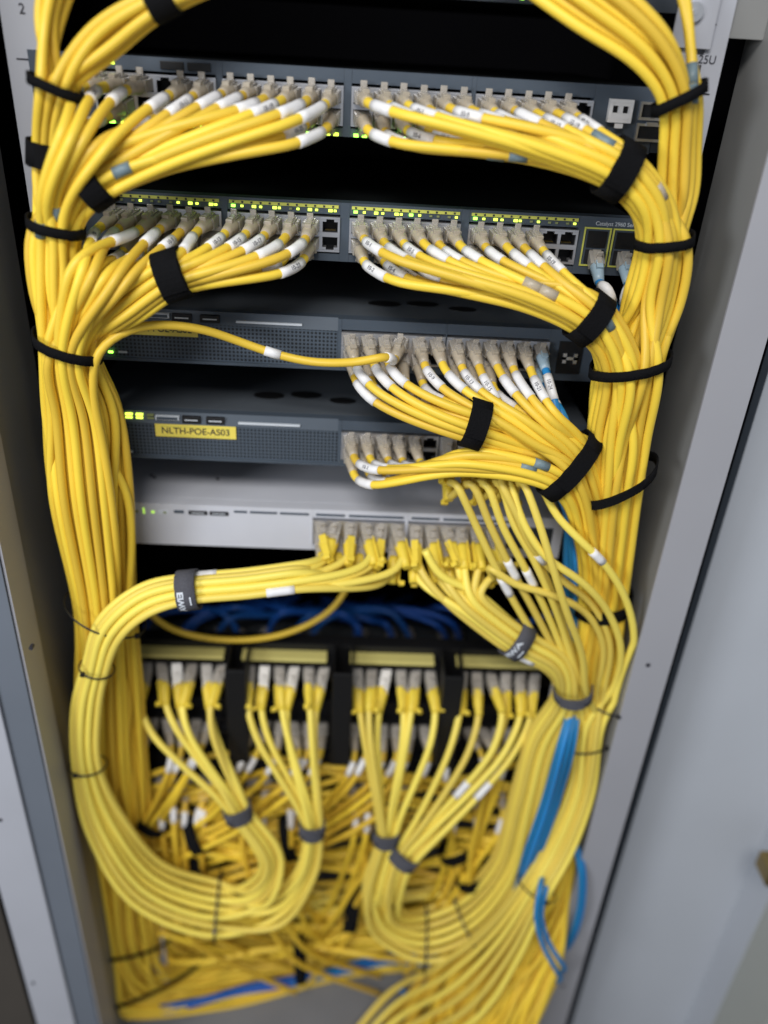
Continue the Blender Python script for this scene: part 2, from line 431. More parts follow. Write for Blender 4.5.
# right: side return, front post, door
cpart(MB().box(.288, .2895, -.049, .036, ZD, ZT).box(.2628, .2878, .0052, .012, P(730, 38, .005).z, ZT), 'side_return', 'wall', 'grey beige inner strip between rail and right post')
cpart(MB().box(.287, .3235, -.0515, -.0490, ZD, ZT).box(.3215, .3235, -.0488, .0, ZD, ZT), 'front_post', 'post', 'smooth mid grey right front post')
door = cpart(MB().box(.3665, .541, .020, .022, ZD, ZT).box(.539, .541, -.028, .0198, ZD, ZT), 'door', 'door', 'pale bluish grey door leaf beside the right post')
cpart(MB().box(.5415, .5430, -.100, -.026, ZD, ZT).box(.5415, .62, -.1025, -.1005, ZD, ZT), 'door_edge', 'beige', None, door)
p = P(769, 870, -.04)
b = MB(); b.box(p.x-.012, p.x+.03, -.060, -.0285, p.z-.004, p.z+.020, .002); b.disc(p.x-.001, p.z+.006, .005, -.064, -.0595)
lt = cpart(b, 'door_latch', 'brass', None, door)
# small screw dimples seen on the right post
for x, y in ((648, 665), (563, 986)):
    p = P(x, y, -.0516); cpart(MB().disc(p.x, p.z, .0022, -.0522, -.0514), 'post_screw', 'ink')
# left: side return, post, folded lip, open door edge
cpart(MB().box(-.2665, -.265, -.094, .036, ZD, ZT), 'side_return', 'wall', 'grey beige inner strip left of the left bundle')
cpart(MB().box(-.2625, -.2645, -.0965, .0-.060, ZF, ZT), 'post_lip', 'post', 'thin bright lip of the left post')
cpart(MB().box(-.290, -.2650, -.0985, -.0945, ZD, ZT), 'front_post', 'slatepost', 'blue grey left front post')
cpart(MB().box(-.335, -.2905, -.102, -.098, ZD, ZT, .001), 'outer_frame', 'rail', 'light grey outer frame left of the post')
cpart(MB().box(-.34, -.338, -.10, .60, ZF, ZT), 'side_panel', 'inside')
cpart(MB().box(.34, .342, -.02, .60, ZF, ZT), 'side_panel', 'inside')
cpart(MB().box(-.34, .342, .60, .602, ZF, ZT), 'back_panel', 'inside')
cpart(MB().box(-.34, .342, -.05, .60, ZF-.002, ZF), 'floor_plate', 'floor', 'bare grey bottom plate of the cabinet')
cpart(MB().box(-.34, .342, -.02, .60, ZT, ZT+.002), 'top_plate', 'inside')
for x, y in ((31, 648), (0, 820), (33, 983)):
    p = P(x, y, -.1025); cpart(MB().disc(p.x, p.z, .0018, -.1032, -.0985), 'post_screw', 'ink')

cpart(MB().box(.330, .3662, .012, .0215, ZD, ZT, .001), 'door_shadow_strip', 'dark', 'dark strip standing in for the shadow along the door edge', door)  # dark solid strip in place of the soft shadow between post and door
o = MB().box(-3, 3, -3, 3, -1.26, -1.25).build('floor', MT['roomfloor']); o['kind'] = 'structure'
# ------------------------------------------------------------------ switches
def jack_mesh():
    b = MB(); b.box(-.0058, .0058, .0095, .0105, -.0047, .0047)
    b.box(-.0058, -.0053, .0005, .0094, -.0047, .0047); b.box(.0053, .0058, .0005, .0094, -.0047, .0047)
    b.box(-.0052, .0052, .0005, .0094, .0043, .0047); b.box(-.0052, .0052, .0005, .0094, -.0047, -.0043)
    return b.mesh('port', MT['hole'])
JACK = jack_mesh()
def pins_mesh():
    b = MB()
    for i in range(8): b.box(-.0036+.001*i, -.0032+.001*i, .004, .0085, -.0042, -.0036)
    return b.mesh('contact_pins', MT['gold'])
PINS = pins_mesh()
def jack(root, x, z, row, y=0., pins=False):
    o = link('port', JACK, root); o.location = (x, y, z)
    if row: o.rotation_euler = (0, math.pi, 0)
    if pins: link('contact_pins', PINS, o)
    return o
def port_block(root, x0, n, zr, frame='silver', y=0., rows=2, pitch=.014):
    """shielded block of n columns; x0 is the first column"""
    b = MB(); hw = .0058; hh = .0048
    xa, xb = x0-pitch/2-.0004, x0+pitch*(n-1)+pitch/2+.0004
    zt = zr[0]+hh; zb = zr[rows-1]-hh
    b.box(xa, xb, y-.0015, y+.012, zt, zt+.0016); b.box(xa, xb, y-.0015, y+.012, zb-.0016, zb)
    if rows == 2: b.box(xa, xb, y-.0015, y+.012, zr[1]+hh, zr[0]-hh)
    for r in range(rows):
        z = zr[r]
        edges = [xa] + [v for i in range(n) for v in (x0+pitch*i-hw, x0+pitch*i+hw)] + [xb]
        for i in range(0, len(edges), 2): b.box(edges[i], edges[i+1], y-.0014, y+.012, z-hh+.0001, z+hh-.0001)
        for i in range(n):
            s = 1 if r == 0 else -1
            for k in (-1, 1):
                cx = x0+pitch*i + k*.0044; zz = z+s*.0038
                b.box(cx-.0014, cx+.0014, y-.0012, y+.006, zz-.0009, zz+.0009)
    b.build('port_block', MT[frame], root)
def face(root, zb, blocks, m='slate', x0=-.2215, x1=.2215, h=.0434, yb=.0123):
    """front plate pieces around the port blocks"""
    b = MB(); xs = [x0]
    for a, c in blocks: xs += [a, c]
    xs.append(x1)
    for i in range(0, len(xs), 2): b.box(xs[i], xs[i+1], 0, yb, 0, h)
    for a, c in blocks:
        b.box(a+.0001, c-.0001, .0003, yb, .0347, h); b.box(a+.0001, c-.0001, .0003, yb, 0, .0057)
    return b
def ear(root, x0, x1, zb=0):
    b = MB(); b.box(x0, x1, -.0005, .0018, .001, .0425, .0003)
    e = b.build('mounting_ear', MT['dark'], root)
    for z in (.008, .036):
        MB().disc((x0+x1)/2, z, .0034, -.0028, -.0006).disc((x0+x1)/2, z, .0012, -.0031, -.0027, n=6).build('screw', MT['bare'], e)
def led(root, x, z, m='green', w=.0016, h=.0012, y=-.0006):
    MB().box(x-w/2, x+w/2, y, .0004, z-h/2, z+h/2).build('indicator_light', MT[m], root)
def block_range(sw):
    out = []
    for g in COLS[sw]: out.append((g-.0075, g+.07+.0075))
    return out
# switch 0 above the frame (only its lower edge shows)
sw = empty('network_switch', (0, 0, U), 'dark switch at the very top edge, only its lower lights showing', 'network switch')
MB().box(-.2215, .2215, 0, .0123, 0, .0434).build('front_panel', MT['dark'], sw)
MB().box(-.2205, .2205, .0125, .30, .0003, .043).build('case', MT['darkcover'], sw)
for i, x in enumerate([.012+.0075*k for k in range(12)] + [.115, .122, .135]):
    led(sw, x, .0030, 'green' if i % 4 != 2 else 'ygreen', .0028, .0016)
b = MB().box(.2220, .2500, -.0008, .0018, -.020, .0425, .0003).build('mounting_ear', MT['rail'], sw)
q = P(693, 12, 0); MB().disc(q.x, q.z-U, .0060, -.0042, -.0009).disc(q.x, q.z-U, .0022, -.0046, -.0041, n=6).build('screw', MT['bare'], b)

USED = {0: set(), 1: set(), 2: set(), 3: set(), 4: set()}
def big_switch(i, label):
    sw = empty('network_switch', (0, 0, ZB[i]), label, 'network switch')
    br = block_range(i)
    face(sw, 0, br).build('front_panel', MT['slate'], sw)
    b = MB(); b.box(-.2205, .2205, .0125, .28, .0003, .0432)
    b.build('case', MT['darkcover'], sw)
    for g in COLS[i]: port_block(sw, g, 6, ZROW)
    for k in range(24):
        for r in (0, 1): jack(sw, COLS[i][k//6]+PITCH*(k % 6), ZROW[r], r, pins=(i == 1 and k in (11, 22, 23)))
    ear(sw, .2220, .2395)
    return sw
s1 = big_switch(0, 'topmost of the two full switches, green lights along its lower edge')
for k in list(range(0, 12)) + list(range(12, 19)):
    x = COLS[0][k//6]+PITCH*(k % 6)
    for d in (-.0032, .0028): led(s1, x+d, .0014, 'green' if (k*3+int(d*1e3)) % 5 else 'ygreen', .0036, .0020, -.0022)
for k in (19, 20, 23): led(s1, COLS[0][3]+PITCH*(k-18), .0030, 'amberled', .0026, .0016)
for x in (98.5, 109):
    q = P(x, 53, 0); led(s1, q.x, .0385, 'ygreen', .0060, .0020)
for x in (172, 199):                             # two cage openings in the top bezel
    q = P(x, 66, 0); MB().box(q.x-.008, q.x+.008, -.0012, .0004, .0365, .0415, .0003).build('vent_slot', MT['black'], s1)
# two ports on the right of switch 1: one shielded socket, one double cage
q = P(620, 108, -.001)
b = MB(); b.box(q.x-.0085, q.x+.0085, -.005, .002, .0200, .0225); b.box(q.x-.0085, q.x+.0085, -.005, .002, .033, .0350)
b.box(q.x-.0085, q.x-.0060, -.005, .002, .0226, .0329); b.box(q.x+.0060, q.x+.0085, -.005, .002, .0226, .0329)
b.box(q.x-.0059, q.x+.0059, -.0045, .002, .0226, .0262); b.box(q.x-.0059, q.x+.0059, -.0045, .002, .0308, .0329); b.box(q.x-.0015, q.x+.0015, -.0045, .002, .0263, .0307)
b.box(q.x-.003, q.x+.003, -.0056, -.0052, .0165, .0195)
u = b.build('uplink_socket', MT['white'], s1)
MB().box(q.x-.0059, q.x+.0059, -.0008, .0006, .0228, .0327).build('socket_opening', MT['hole'], u)
q = P(651, 122, -.001)
b = MB()
for z in (.0085, .0225): b.box(q.x-.010, q.x+.010, -.003, .002, z, z+.0018).box(q.x-.010, q.x+.010, -.003, .002, z+.0102, z+.0118).box(q.x-.010, q.x-.0085, -.003, .002, z+.0019, z+.0101).box(q.x+.0085, q.x+.010, -.003, .002, z+.0019, z+.0101)
b.box(q.x-.004, q.x+.004, -.005, -.0032, .0190, .0215)
u = b.build('uplink_cage', MT['bare'], s1)
for z in (.0106, .0246): MB().box(q.x-.0083, q.x+.0083, -.0008, .0006, z, z+.0078).build('cage_opening', MT['hole'], u)

s2 = big_switch(1, 'second switch down, lime strips above its ports and two outlined uplinks')
lit = {4, 5, 6, 7, 8, 10, 11, 12, 13, 14, 15, 18, 19, 20}
for gi, g in enumerate(COLS[1]):
    st_ = MB().box(g-.006, g+.076, -.0006, .0002, .0392, .0414).build('port_number_strip', MT['strip'], s2)
    b = MB()
    for k in range(12): b.box(g-.0036+.0068*k, g-.0022+.0068*k, -.0010, -.0007, .0396, .0410)
    b.build('printed_numbers', MT['ink'], st_)
    for k in range(6):
        n = gi*6+k
        led(s2, g+PITCH*k+.0035, .0374, 'ygreen' if n in lit or n % 2 else 'amberled', .0020, .0014, -.0010)
        if n in lit: led(s2, g+PITCH*k-.003+.0015*(n % 3), .0374, 'ygreen' if n % 3 else 'green', .0030, .0018, -.0012)
        else: led(s2, g+PITCH*k-.002, .0374, 'amberled', .0022, .0014, -.0010)
q = P(86, 227, 0); led(s2, q.x, .0258, 'green', .004, .0016)
q = P(86, 216, 0); led(s2, q.x, .0310, 'green', .004, .0012)
text('Catalyst 2960 Series', .0042, MT['pale'], 'printed_name', s2, (P(619, 219, 0).x, -.0003, .0385))
for x in (597, 626):
    q = P(x, 238, -.001); X = q.x; b = MB()
    z0, z1, w = .0065, .0345, .0105
    b.box(X-w, X+w, -.0010, .0002, z1, z1+.0011); b.box(X-w, X+w, -.0010, .0002, z0, z0+.0011)
    b.box(X-w, X-w+.0011, -.0010, .0002, z0+.0012, z1-.0001); b.box(X+w-.0011, X+w, -.0010, .0002, z0+.0012, z1-.0001)
    u = b.build('uplink_outline', MT['strip'], s2)
    MB().box(X-.0075, X+.0075, -.0012, .0002, .0205, .0330, .0003).box(X-.003, X+.003, -.0020, -.0013, .0212, .0232).build('cage_opening', MT['black'], u)
    MB().box(X-.0072, X+.0072, -.0008, .0002, .0085, .0190).build('socket_opening', MT['hole'], u)

def deep_switch(i, label, ident):
    sw = empty('network_switch', (0, 0, ZB[i]), label, 'network switch')
    br = block_range(i); xe = .2215
    # bezel: upper band sloping back, perforated lower field, plain right end
    xg = br[0][0]-.003
    b = MB()
    b.prismx([(0.0, .0335), (.0123, .0335), (.0123, .0434), (.0035, .0434)], -.2215, xg)
    b.box(-.2215, xg, 0, .0123, 0, .0025); b.box(xg, br[0][0], 0, .0123, 0, .0434)
    b.box(br[0][1], br[1][0], 0, .0123, 0, .0434); b.box(br[1][1], xe, 0, .0123, 0, .0434)
    for a, c in br: b.box(a+.0001, c-.0001, .0003, .0123, .0347, .0434); b.box(a+.0001, c-.0001, .0003, .0123, 0, .0057)
    b.build('front_panel', MT['slate'], sw)
    MB().box(-.2213, xg-.0002, .0012, .0123, .0026, .0334).build('vent_grille', MT['grille'], sw)
    cs = MB(); cs.box(-.2205, .2205, .0125, .33, .0003, .0432, .001); case = cs.build('case', MT['cover'], sw)
    for k, (x, y, w) in enumerate(((.035, .05, .014), (.068, .055, .014), (.102, .045, .012))):
        MB().prismz([(x-.10*(i == 3)+w*math.cos(a), y+.6*w*math.sin(a)) for a in [2*math.pi*j/16 for j in range(16)]], .0433, .0437).build('cover_dimple', MT['black'], case)
    for g in COLS[i]: port_block(sw, g, 6, ZROW)
    for k in range(12):
        for r in (0, 1): jack(sw, COLS[i][k//6]+PITCH*(k % 6), ZROW[r], r)
    yy = {2: 322, 3: 415}[i]; off = {2: 0, 3: 0}[i]
    def px(x): return P(x, yy, 0).x
    A = {2: (118, 128, 141, 150), 3: (128.5, 139, 150, 160)}[i]
    for j, x in enumerate(A[:3]):
        for r in range(2): led(sw, px(x), .0408-.0028*r, ('ygreen' if (i == 3 and j < 2) else 'amberled'), .0058, .0017, -.0004 + (.0028 if r == 0 else .0014))
    xs = {2: (182, 210), 3: (191, 215)}[i]
    for x in xs:
        u = MB().box(px(x)-.0078, px(x)+.0078, -.0008, .004, .0352, .0412, .0003).build('usb_socket', MT['hole'], sw)
        MB().box(px(x)-.0055, px(x)+.0055, -.0012, -.0009, .0378, .0387).build('contact_tongue', MT['pale'], u)
    x = {2: 157, 3: 167}[i]
    MB().box(px(x)-.010, px(x)+.010, -.0006, .004, .0372, .0408).build('console_mark', MT['pale'], sw)
    MB().box(px(x)-.0088, px(x)+.0088, -.0010, .004, .0378, .0402).build('console_slot', MT['slate'], sw)
    x0, x1 = {2: (236, 302), 3: (238, 300)}[i]
    b = MB(); b.box(px(x0), px(x1), -.0005, .003, .0362, .0378); b.build('handle_slot', MT['pale'], sw)
    l0, l1 = {2: (121, 198), 3: (155.5, 236)}[i]
    lz = (.0215, .0335) if i == 3 else (.0225, .0340)
    lb = MB().box(P(l0, yy+18, 0).x, P(l1, yy+18, 0).x, .0002, .0010, lz[0], lz[1]).build('name_label', MT['label'], sw)
    w = P(l1, yy+18, 0).x-P(l0, yy+18, 0).x; cx = (P(l1, yy+18, 0).x+P(l0, yy+18, 0).x)/2; zc = sum(lz)/2
    text(ident, w*.118, MT['ink'], 'label_text', lb, (cx, -.0001, zc-.0002), None, .00005)
    if i == 3:
        b = MB(); w2 = w*.42; h2 = .0038
        b.box(cx-w2, cx+w2, -.0001, .0001, zc+h2, zc+h2+.0004); b.box(cx-w2, cx+w2, -.0001, .0001, zc-h2-.0004, zc-h2)
        b.box(cx-w2, cx-w2+.0004, -.0001, .0001, zc-h2+.0001, zc+h2-.0001); b.box(cx+w2-.0004, cx+w2, -.0001, .0001, zc-h2+.0001, zc+h2-.0001)
        b.build('label_border', MT['strip'], lb)
    # mode button and its small green light at the lower left
    q = P({2: 111, 3: 131}[i], {2: 354, 3: 453}[i], 0); led(sw, q.x, .007 if i == 2 else .006, 'green' if i == 2 else 'pale', .0036, .0016, -.001)
    if i == 2: MB().box(q.x+.006, q.x+.013, .0004, .0014, .0062, .0078).build('printed_mark', MT['pale'], sw)
    # uplink cage at the right
    q = P({2: 570, 3: 560}[i], {2: 353, 3: 452}[i], 0)
    b = MB(); b.box(q.x-.010, q.x+.010, -.0012, .0002, .0065, .0340, .0003); u = b.build('uplink_cage', MT['black'], sw)
    MB().box(q.x-.006, q.x+.006, -.003, -.0014, .0190, .0215).box(q.x-.006, q.x-.003, -.003, -.0014, .0160, .0245).box(q.x+.003, q.x+.006, -.003, -.0014, .0160, .0245).build('cage_latch', MT['bare'], u)
    for k in range(12): led(sw, COLS[i][k//6]+PITCH*(k % 6), .0030, 'amberled' if k else 'ygreen', .0022, .0014, -.0004)
    ear(sw, -.2395, -.2220); ear(sw, .2220, .2395)
    return sw
s3 = deep_switch(2, 'third switch down, perforated slate front with a half hidden yellow name label', 'NLTH-POE-AS02')
s4 = deep_switch(3, 'fourth switch down, slate front with yellow label reading NLTH-POE-AS03', 'NLTH-POE-AS03')

# pale case
s5 = empty('network_switch', (0, 0, ZB[4]), 'pale grey switch, the only light coloured case in the rack', 'network switch')
br = block_range(4); b = MB()
b.box(-.2215, br[0][0], 0, .0123, 0, .0434); b.box(br[0][1], br[1][0], 0, .0123, 0, .0434); b.box(br[1][1], .2115, 0, .0123, 0, .0434)
for a, c in br: b.box(a+.0001, c-.0001, .0003, .0123, .0347, .0434); b.box(a+.0001, c-.0001, .0003, .0123, 0, .0057)
b.build('front_panel', MT['pale_face'], s5)
MB().box(-.2205, .2105, .0125, .33, .0003, .0432, .001).build('case', MT['pale_face'], s5)
for g in COLS[4]: port_block(s5, g, 6, ZROW)
for k in range(12):
    for r in (0, 1): jack(s5, COLS[4][k//6]+PITCH*(k % 6), ZROW[r], r)
def px5(x, y=512): return P(x, y, 0).x
for x0, x1 in ((234, 247), (250, 277), (280, 309), (316, 345), (349, 404), (412, 440), (444, 470), (474, 512)):
    MB().box(px5(x0), px5(x1), -.0006, .0001, .0372, .0392).build('vent_slot', MT['slate'], s5)
for x in (198, 219):
    u = MB().box(px5(x)-.0085, px5(x)+.0085, -.0010, .0002, .0335, .0375, .0003).build('usb_socket', MT['hole'], s5)
    MB().box(px5(x)-.006, px5(x)+.006, -.0014, -.0011, .0352, .0359).build('contact_tongue', MT['pale'], u)
MB().box(px5(179)-.0045, px5(179)+.0045, -.0006, .0002, .0345, .0372).build('console_slot', MT['slate'], s5)
text('1', .0080, MT['dimgreen'], 'status_digit', s5, (px5(144), -.0004, .0352), None, .0003)
for x, m in ((137, 'amberled'), (153, 'dimgreen'), (165, 'amberled')): led(s5, px5(x), .0345, m, .0028, .0022)
MB().box(px5(158), px5(168), -.0005, .0001, .0325, .0365).build('printed_mark', MT['pale'], s5)
for x, y in ((141, 494), (137, 495), (208, 496)):
    q = P(x, y, 0)
    MB().prismz([(q.x+.002*math.cos(a), .05+.002*math.sin(a)+(x % 3)*.002) for a in [k*math.pi/5 for k in range(10)]], .0431, .0436).build('cover_screw', MT['ink'], s5)
MB().box(.1600, .2020, -.0010, .0002, .010, .033, .0003).build('uplink_bay', MT['dark'], s5)
ear(s5, -.2395, -.2220)

# ------------------------------------------------------------------ patch panels
PNAME = ['upper', 'middle', 'lowest']
for pn in range(3):
    r = empty('patch_bay', (0, .03, PPZ[pn]), ['black patch panel with yellow number strips, above the looped lemon bundles', 'black patch panel half hidden behind the looped lemon bundles', 'lowest black patch panel almost hidden by crossing amber cables'][pn], 'patch panel')
    MB().box(-.222, .250, .012, .030, -.021, .0285, .0005).build('panel_plate', MT['black'], r)
    for g in PPX:
        b = MB(); hw = .0059
        for k in range(6): b.box(g+.0158*k-.0076, g+.0158*k-hw, -.001, .0117, -.0075, .0085).box(g+.0158*k+hw, g+.0158*k+.0076, -.001, .0117, -.0075, .0085)
        b.box(g-.0082, g+.0872, -.001, .0117, .0087, .0110); b.box(g-.0082, g+.0872, -.001, .0117, -.0100, -.0077)
        b.build('jack_module', MT['black'], r)
        for k in range(6): jack(r, g+.0158*k, .0003, 0)
        if pn == 0: MB().box(g-.008, g+.082, -.003, .0118, .0165, .0208, .0004).build('number_strip', MT['panel_strip'], r)
for k, x in enumerate((239, 342, 449)):
    q = P(x, 700, .01); b = MB()
    b.box(q.x-.0105, q.x+.0105, -.008, -.004, -.630, -.500, .0008); b.box(q.x-.0105, q.x-.0085, -.0038, .040, -.630, -.500); b.box(q.x+.0085, q.x+.0105, -.0038, .040, -.630, -.500)
    o = b.build('cable_guide', MT['black']); tag(o, ['black vertical cable guide between the first and second groups of panel ports', 'black vertical cable guide at the middle of the upper patch panel', 'black vertical cable guide between the third and fourth groups of panel ports'][k], 'cable guide')
#@@PART3
# ------------------------------------------------------------------ cables
ORD = ['first', 'second', 'third', 'fourth', 'fifth', 'sixth', 'seventh', 'eighth', 'ninth', 'tenth', 'eleventh', 'twelfth', 'thirteenth', 'fourteenth', 'fifteenth', 'sixteenth', 'seventeenth', 'eighteenth', 'nineteenth', 'twentieth', 'twenty-first', 'twenty-second', 'twenty-third', 'twenty-fourth']
SWN = ['topmost full switch', 'second full switch', 'slate switch labelled AS02', 'slate switch labelled AS03', 'pale grey switch']
def lead(sw, k, row, d, m='yellow', boot='boot', sleeve=True, a=0, b=0, r=.0035):
    c = Cable('patch_cable', m, r)
    pos = port(sw, k, row)
    jd = Vector((d[0]+random.uniform(-.06, .06), d[1], d[2]+random.uniform(-.08, .04)))
    c.pts = c.plugged(pos, jd, row, boot)
    if sleeve:
        s0 = random.uniform(.0255, .031); L = random.uniform(.024, .031)
        c.sleeves.append((s0, s0+L, 'white', False, ('10-%d' % (1 + (k*2+row) % 24)) if random.random() < .5 else None))
    c.label = '%s cable in %s row of the %s, %s column from left' % ({'yellow': 'yellow', 'lemon': 'pale yellow', 'blue': 'blue'}[m], 'lower' if row else 'upper', SWN[sw], ORD[k])
    c.group = 'cables plugged into the %s' % SWN[sw]
    c.a = a; c.b = b; CABLES.append(c); return c

# ---- left side
topA = [Cable() for _ in range(12)]
for i, c in enumerate(topA):
    c.label = 'yellow cable dropping from above the frame into the left trunk' ; c.group = 'yellow cables from above into the left trunk'
    CABLES.append(c); c.a = -1+2*i/11; c.b = random.uniform(-.6, .6)
A1 = topA[:5]; A2 = topA[5:]
a1 = St(66, -35, -.045, 26, .008, -.35, 1); through(a1, A1); b1 = St(50, 22, -.045, 19, .008, -.1, 1); through(b1, A1)
for c in A2: c.label = 'yellow cable sweeping in from the top centre into the left trunk'; c.group = 'yellow cables sweeping in from the top centre'
for i, c in enumerate(A2): c.a = -1+2*i/6
e1 = St(330, -60, -.02, 14, .010, -1, .35); through(e1, A2)
e2 = St(162, -1, -.055, 20, .012, -1, .52); through(e2, A2)
strap(e2, .017, 'black strap round the cables crossing the upper left corner')
e3 = St(100, 40, -.060, 26, .011, -.8, .9); through(e3, A2)
for c in A1: c.a = random.uniform(-1, -.1)
for c in A2: c.a = random.uniform(-.2, 1); c.b = .5
t1 = St(56, 88, -.058, 25, .013, .02, 1); 
A2s = sorted(A2, key=lambda c: c.a)
through(t1, topA, .05); strap(t1, .0065, 'narrow black strap at the top of the left trunk', tilt=.25)
t1b = St(48, 128, -.050, 19, .013, -.05, 1); through(t1b, topA, .05)
t1c = St(47, 154, -.045, 18, .013, -.02, 1); through(t1c, topA, .02); strap(t1c, .016, 'wide black strap half hidden behind the upper left leads')
t1d = St(50, 190, -.045, 21, .013, 0, 1); through(t1d, topA, .05)

S1L = []
for k in range(12):
    for row in (0, 1):
        if (k, row) in ((3, 0), (2, 1), (0, 1)): continue
        left = k < 2 or (k == 2 and row == 0)
        c = lead(0, k, row, (-.30+.012*k, -1, -.12-.1*row), a=-1+2*(k+.5*row)/11.5, b=.5-row*.9)
        S1L.append(c)
S1Ld = [c for c in S1L if c.a < -.28]; S1Lb = [c for c in S1L if c.a >= -.28]
for i, c in enumerate(S1Lb): c.a = -1+2*i/max(1, len(S1Lb)-1)
for i, c in enumerate(S1Ld): c.a = -1+2*i/max(1, len(S1Ld)-1)
dd = St(76, 146, -.088, 31, .007, -.50, 1); into(dd, S1Ld, .0, .6, .7)
for c in S1Ld: c.a = c.a
dd2 = St(53, 196, -.082, 21, .008, -.22, 1); through(dd2, S1Ld, .05)
sB = St(93, 183, -.068, 27, .011, -.92, .62)
into(sB, S1Lb, .05, .9, 1.15)
strap(sB, .0165, 'wide black strap round the leads of the topmost switch, upper left')
t2 = St(56, 226, -.060, 26, .019, .04, 1)
allT = topA + S1L
for c in topA: c.a = c.a*.8-.3; c.b = -.6
for c in S1Ld: c.a = -.2+.6*c.a; c.b = .9
for c in S1Lb: c.a = c.a*.7+.35; c.b = c.b*.5+.3
through(t2, allT, .08); strap(t2, .0070, 'narrow black strap round the left trunk beside the second switch', tilt=.12)
t2b = St(57, 285, -.058, 28, .019, .06, 1); through(t2b, allT, .12)

S2L = []
for k in range(12):
    for row in (0, 1):
        if k == 11 or (k, row) in ((0, 1),): continue
        S2L.append(lead(1, k, row, (-.30+.012*k, -1, -.2-.1*row), a=-1+2*(k+.5*row)/10.5, b=.5-row*.9))
S2Ld = [c for c in S2L if c.a < -.15]; S2Lb = [c for c in S2L if c.a >= -.15]
for i, c in enumerate(S2Ld): c.a = -1+2*i/max(1, len(S2Ld)-1)
g1 = St(98, 280, -.088, 38, .007, -.42, 1); into(g1, S2Ld, .0, .6, .7)
sC = St(173, 275, -.066, 24, .010, -1, .32); 
for i, c in enumerate(S2Lb): c.a = -1+2*i/max(1, len(S2Lb)-1)
into(sC, S2Lb, .05, .9, 1.1)
strap(sC, .020, 'wide black strap round the leads of the second switch, left half')
g2 = St(124, 308, -.072, 25, .010, -.85, .75); through(g2, S2Lb, .05)
t3 = St(68, 345, -.060, 31, .024, .06, 1)
for c in allT: c.a = c.a*.6-.4; c.b = -.5+.3*c.b
for c in S2Ld: c.a = c.a*.5-.05; c.b = .8
for c in S2Lb: c.a = c.a*.4+.6; c.b = c.b*.4+.2
LT = allT + S2L
through(t3, LT, .08); strap(t3, .0075, 'narrow slanting black strap round the left trunk beside the third switch', tilt=.28)
for st, nz in ((St(81, 410, -.048, 41, .024, .10, 1), .10), (St(89, 485, -.045, 43, .026, .12, 1), .16)): through(st, LT, nz)
t4 = St(104, 607, -.030, 32, .026, .10, 1); through(t4, LT, .14)
for st, nz in ((St(108, 690, -.015, 36, .024, .03, 1), .2), (St(112, 770, -.005, 37, .024, .03, 1), .2), (St(122, 850, .0, 39, .024, .1, 1), .25)): through(st, LT, nz)
t5 = St(131, 935, .0, 43, .026, .12, 1); through(t5, LT, .2); strap(t5, .006, 'narrow black strap at the foot of the left trunk', tilt=.05)
t6 = St(148, 975, .005, 44, .026, .55, 1); through(t6, LT, .2); strap(t6, .007, 'lowest black strap, where the left trunk bends towards the floor', tilt=.35)
t7 = St(225, 962, YF(225, 962, .035), 28, .020, 1, -.15); through(t7, LT, .2)
t8 = St(350, 938, YF(350, 938, .035), 24, .022, 1, -.1); through(t8, LT, .2)
t9 = St(480, 925, YF(480, 925, .03), 30, .022, 1, -.2); through(t9, LT, .2)
z4 = St(106, 612, -.042, 36, .034, .12, 1); z4.hd = .036
zip_tie(z4, 'thin slanting black tie round the left trunk below the pale switch', tilt=.50, r=.0009)

# single cable crossing the face of switch 3
c = Cable(); pos = port(2, 3, 0)
c.pts = c.plugged(pos, Vector((-.25, -1, -.25)), 0)
for x, y, Y in ((388, 356, -.050), (365, 361, -.052), (335, 363, -.040), (305, 361, -.032), (272, 353, -.030), (235, 340, -.032), (205, 330, -.040), (170, 325, -.050), (138, 327, -.060), (112, 338, -.070), (98, 352, -.074), (93, 390, -.070), (104, 450, -.066), (115, 530, -.06), (118, 600, -.045), (120, 690, -.03), (118, 790, -.02)): c.pts.append(P(x, y, Y))
c.sleeves = [(.030, .052, 'white', False, None), (.135, .158, 'white', False, None)]
c.label = 'single yellow cable arching alone across the face of the third switch'; CABLES.append(c)

# ---- right side
E1 = [Cable() for _ in range(10)]
for i, c in enumerate(E1):
    c.label = 'yellow cable sweeping in from the top right into the right trunk'; c.group = 'yellow cables from the top into the right trunk'
    c.a = -1+2*i/9; c.b = random.uniform(-.5, .5); CABLES.append(c)
r0 = St(500, -62, -.030, 42, .012, 1, .35); through(r0, E1)
r1 = St(590, -2, -.050, 45, .012, 1, .50); through(r1, E1)
r2 = St(652, 48, -.056, 32, .013, .62, 1); through(r2, E1)
E2 = [Cable() for _ in range(2)]
for c, dx in zip(E2, (0, 9)):
    c.label = 'yellow cable dropping straight down at the upper right corner'; c.group = 'cables at the upper right corner'; CABLES.append(c)
    for x, y, Y in ((668+dx*.5, -40, -.03), (682+dx*.4, -5, -.035), (689, 30, -.04), (692, 65, -.045)): c.pts.append(P(x, y, Y))
    c.a = .9; c.b = -.3
RT = E1+E2
q1 = St(679, 98, -.052, 25, .014, .02, 1); through(q1, RT, .02); strap(q1, .0075, 'narrow black strap at the top of the right trunk', tilt=-.30)
q1b = St(678, 150, -.045, 24, .014, -.08, 1); through(q1b, RT, .10)
q1c = St(676, 195, -.044, 24, .014, -.08, 1); through(q1c, RT, .10)
F1 = []
for k in range(12, 24):
    for row in (0, 1):
        if (k, row) in ((23, 0), (23, 1), (22, 1), (20, 1)): continue
        F1.append(lead(0, k, row, (.18, -1, -.10-.1*row), a=-1+2*(k-12+.5*(1-row))/10.5, b=.5-row*.9))
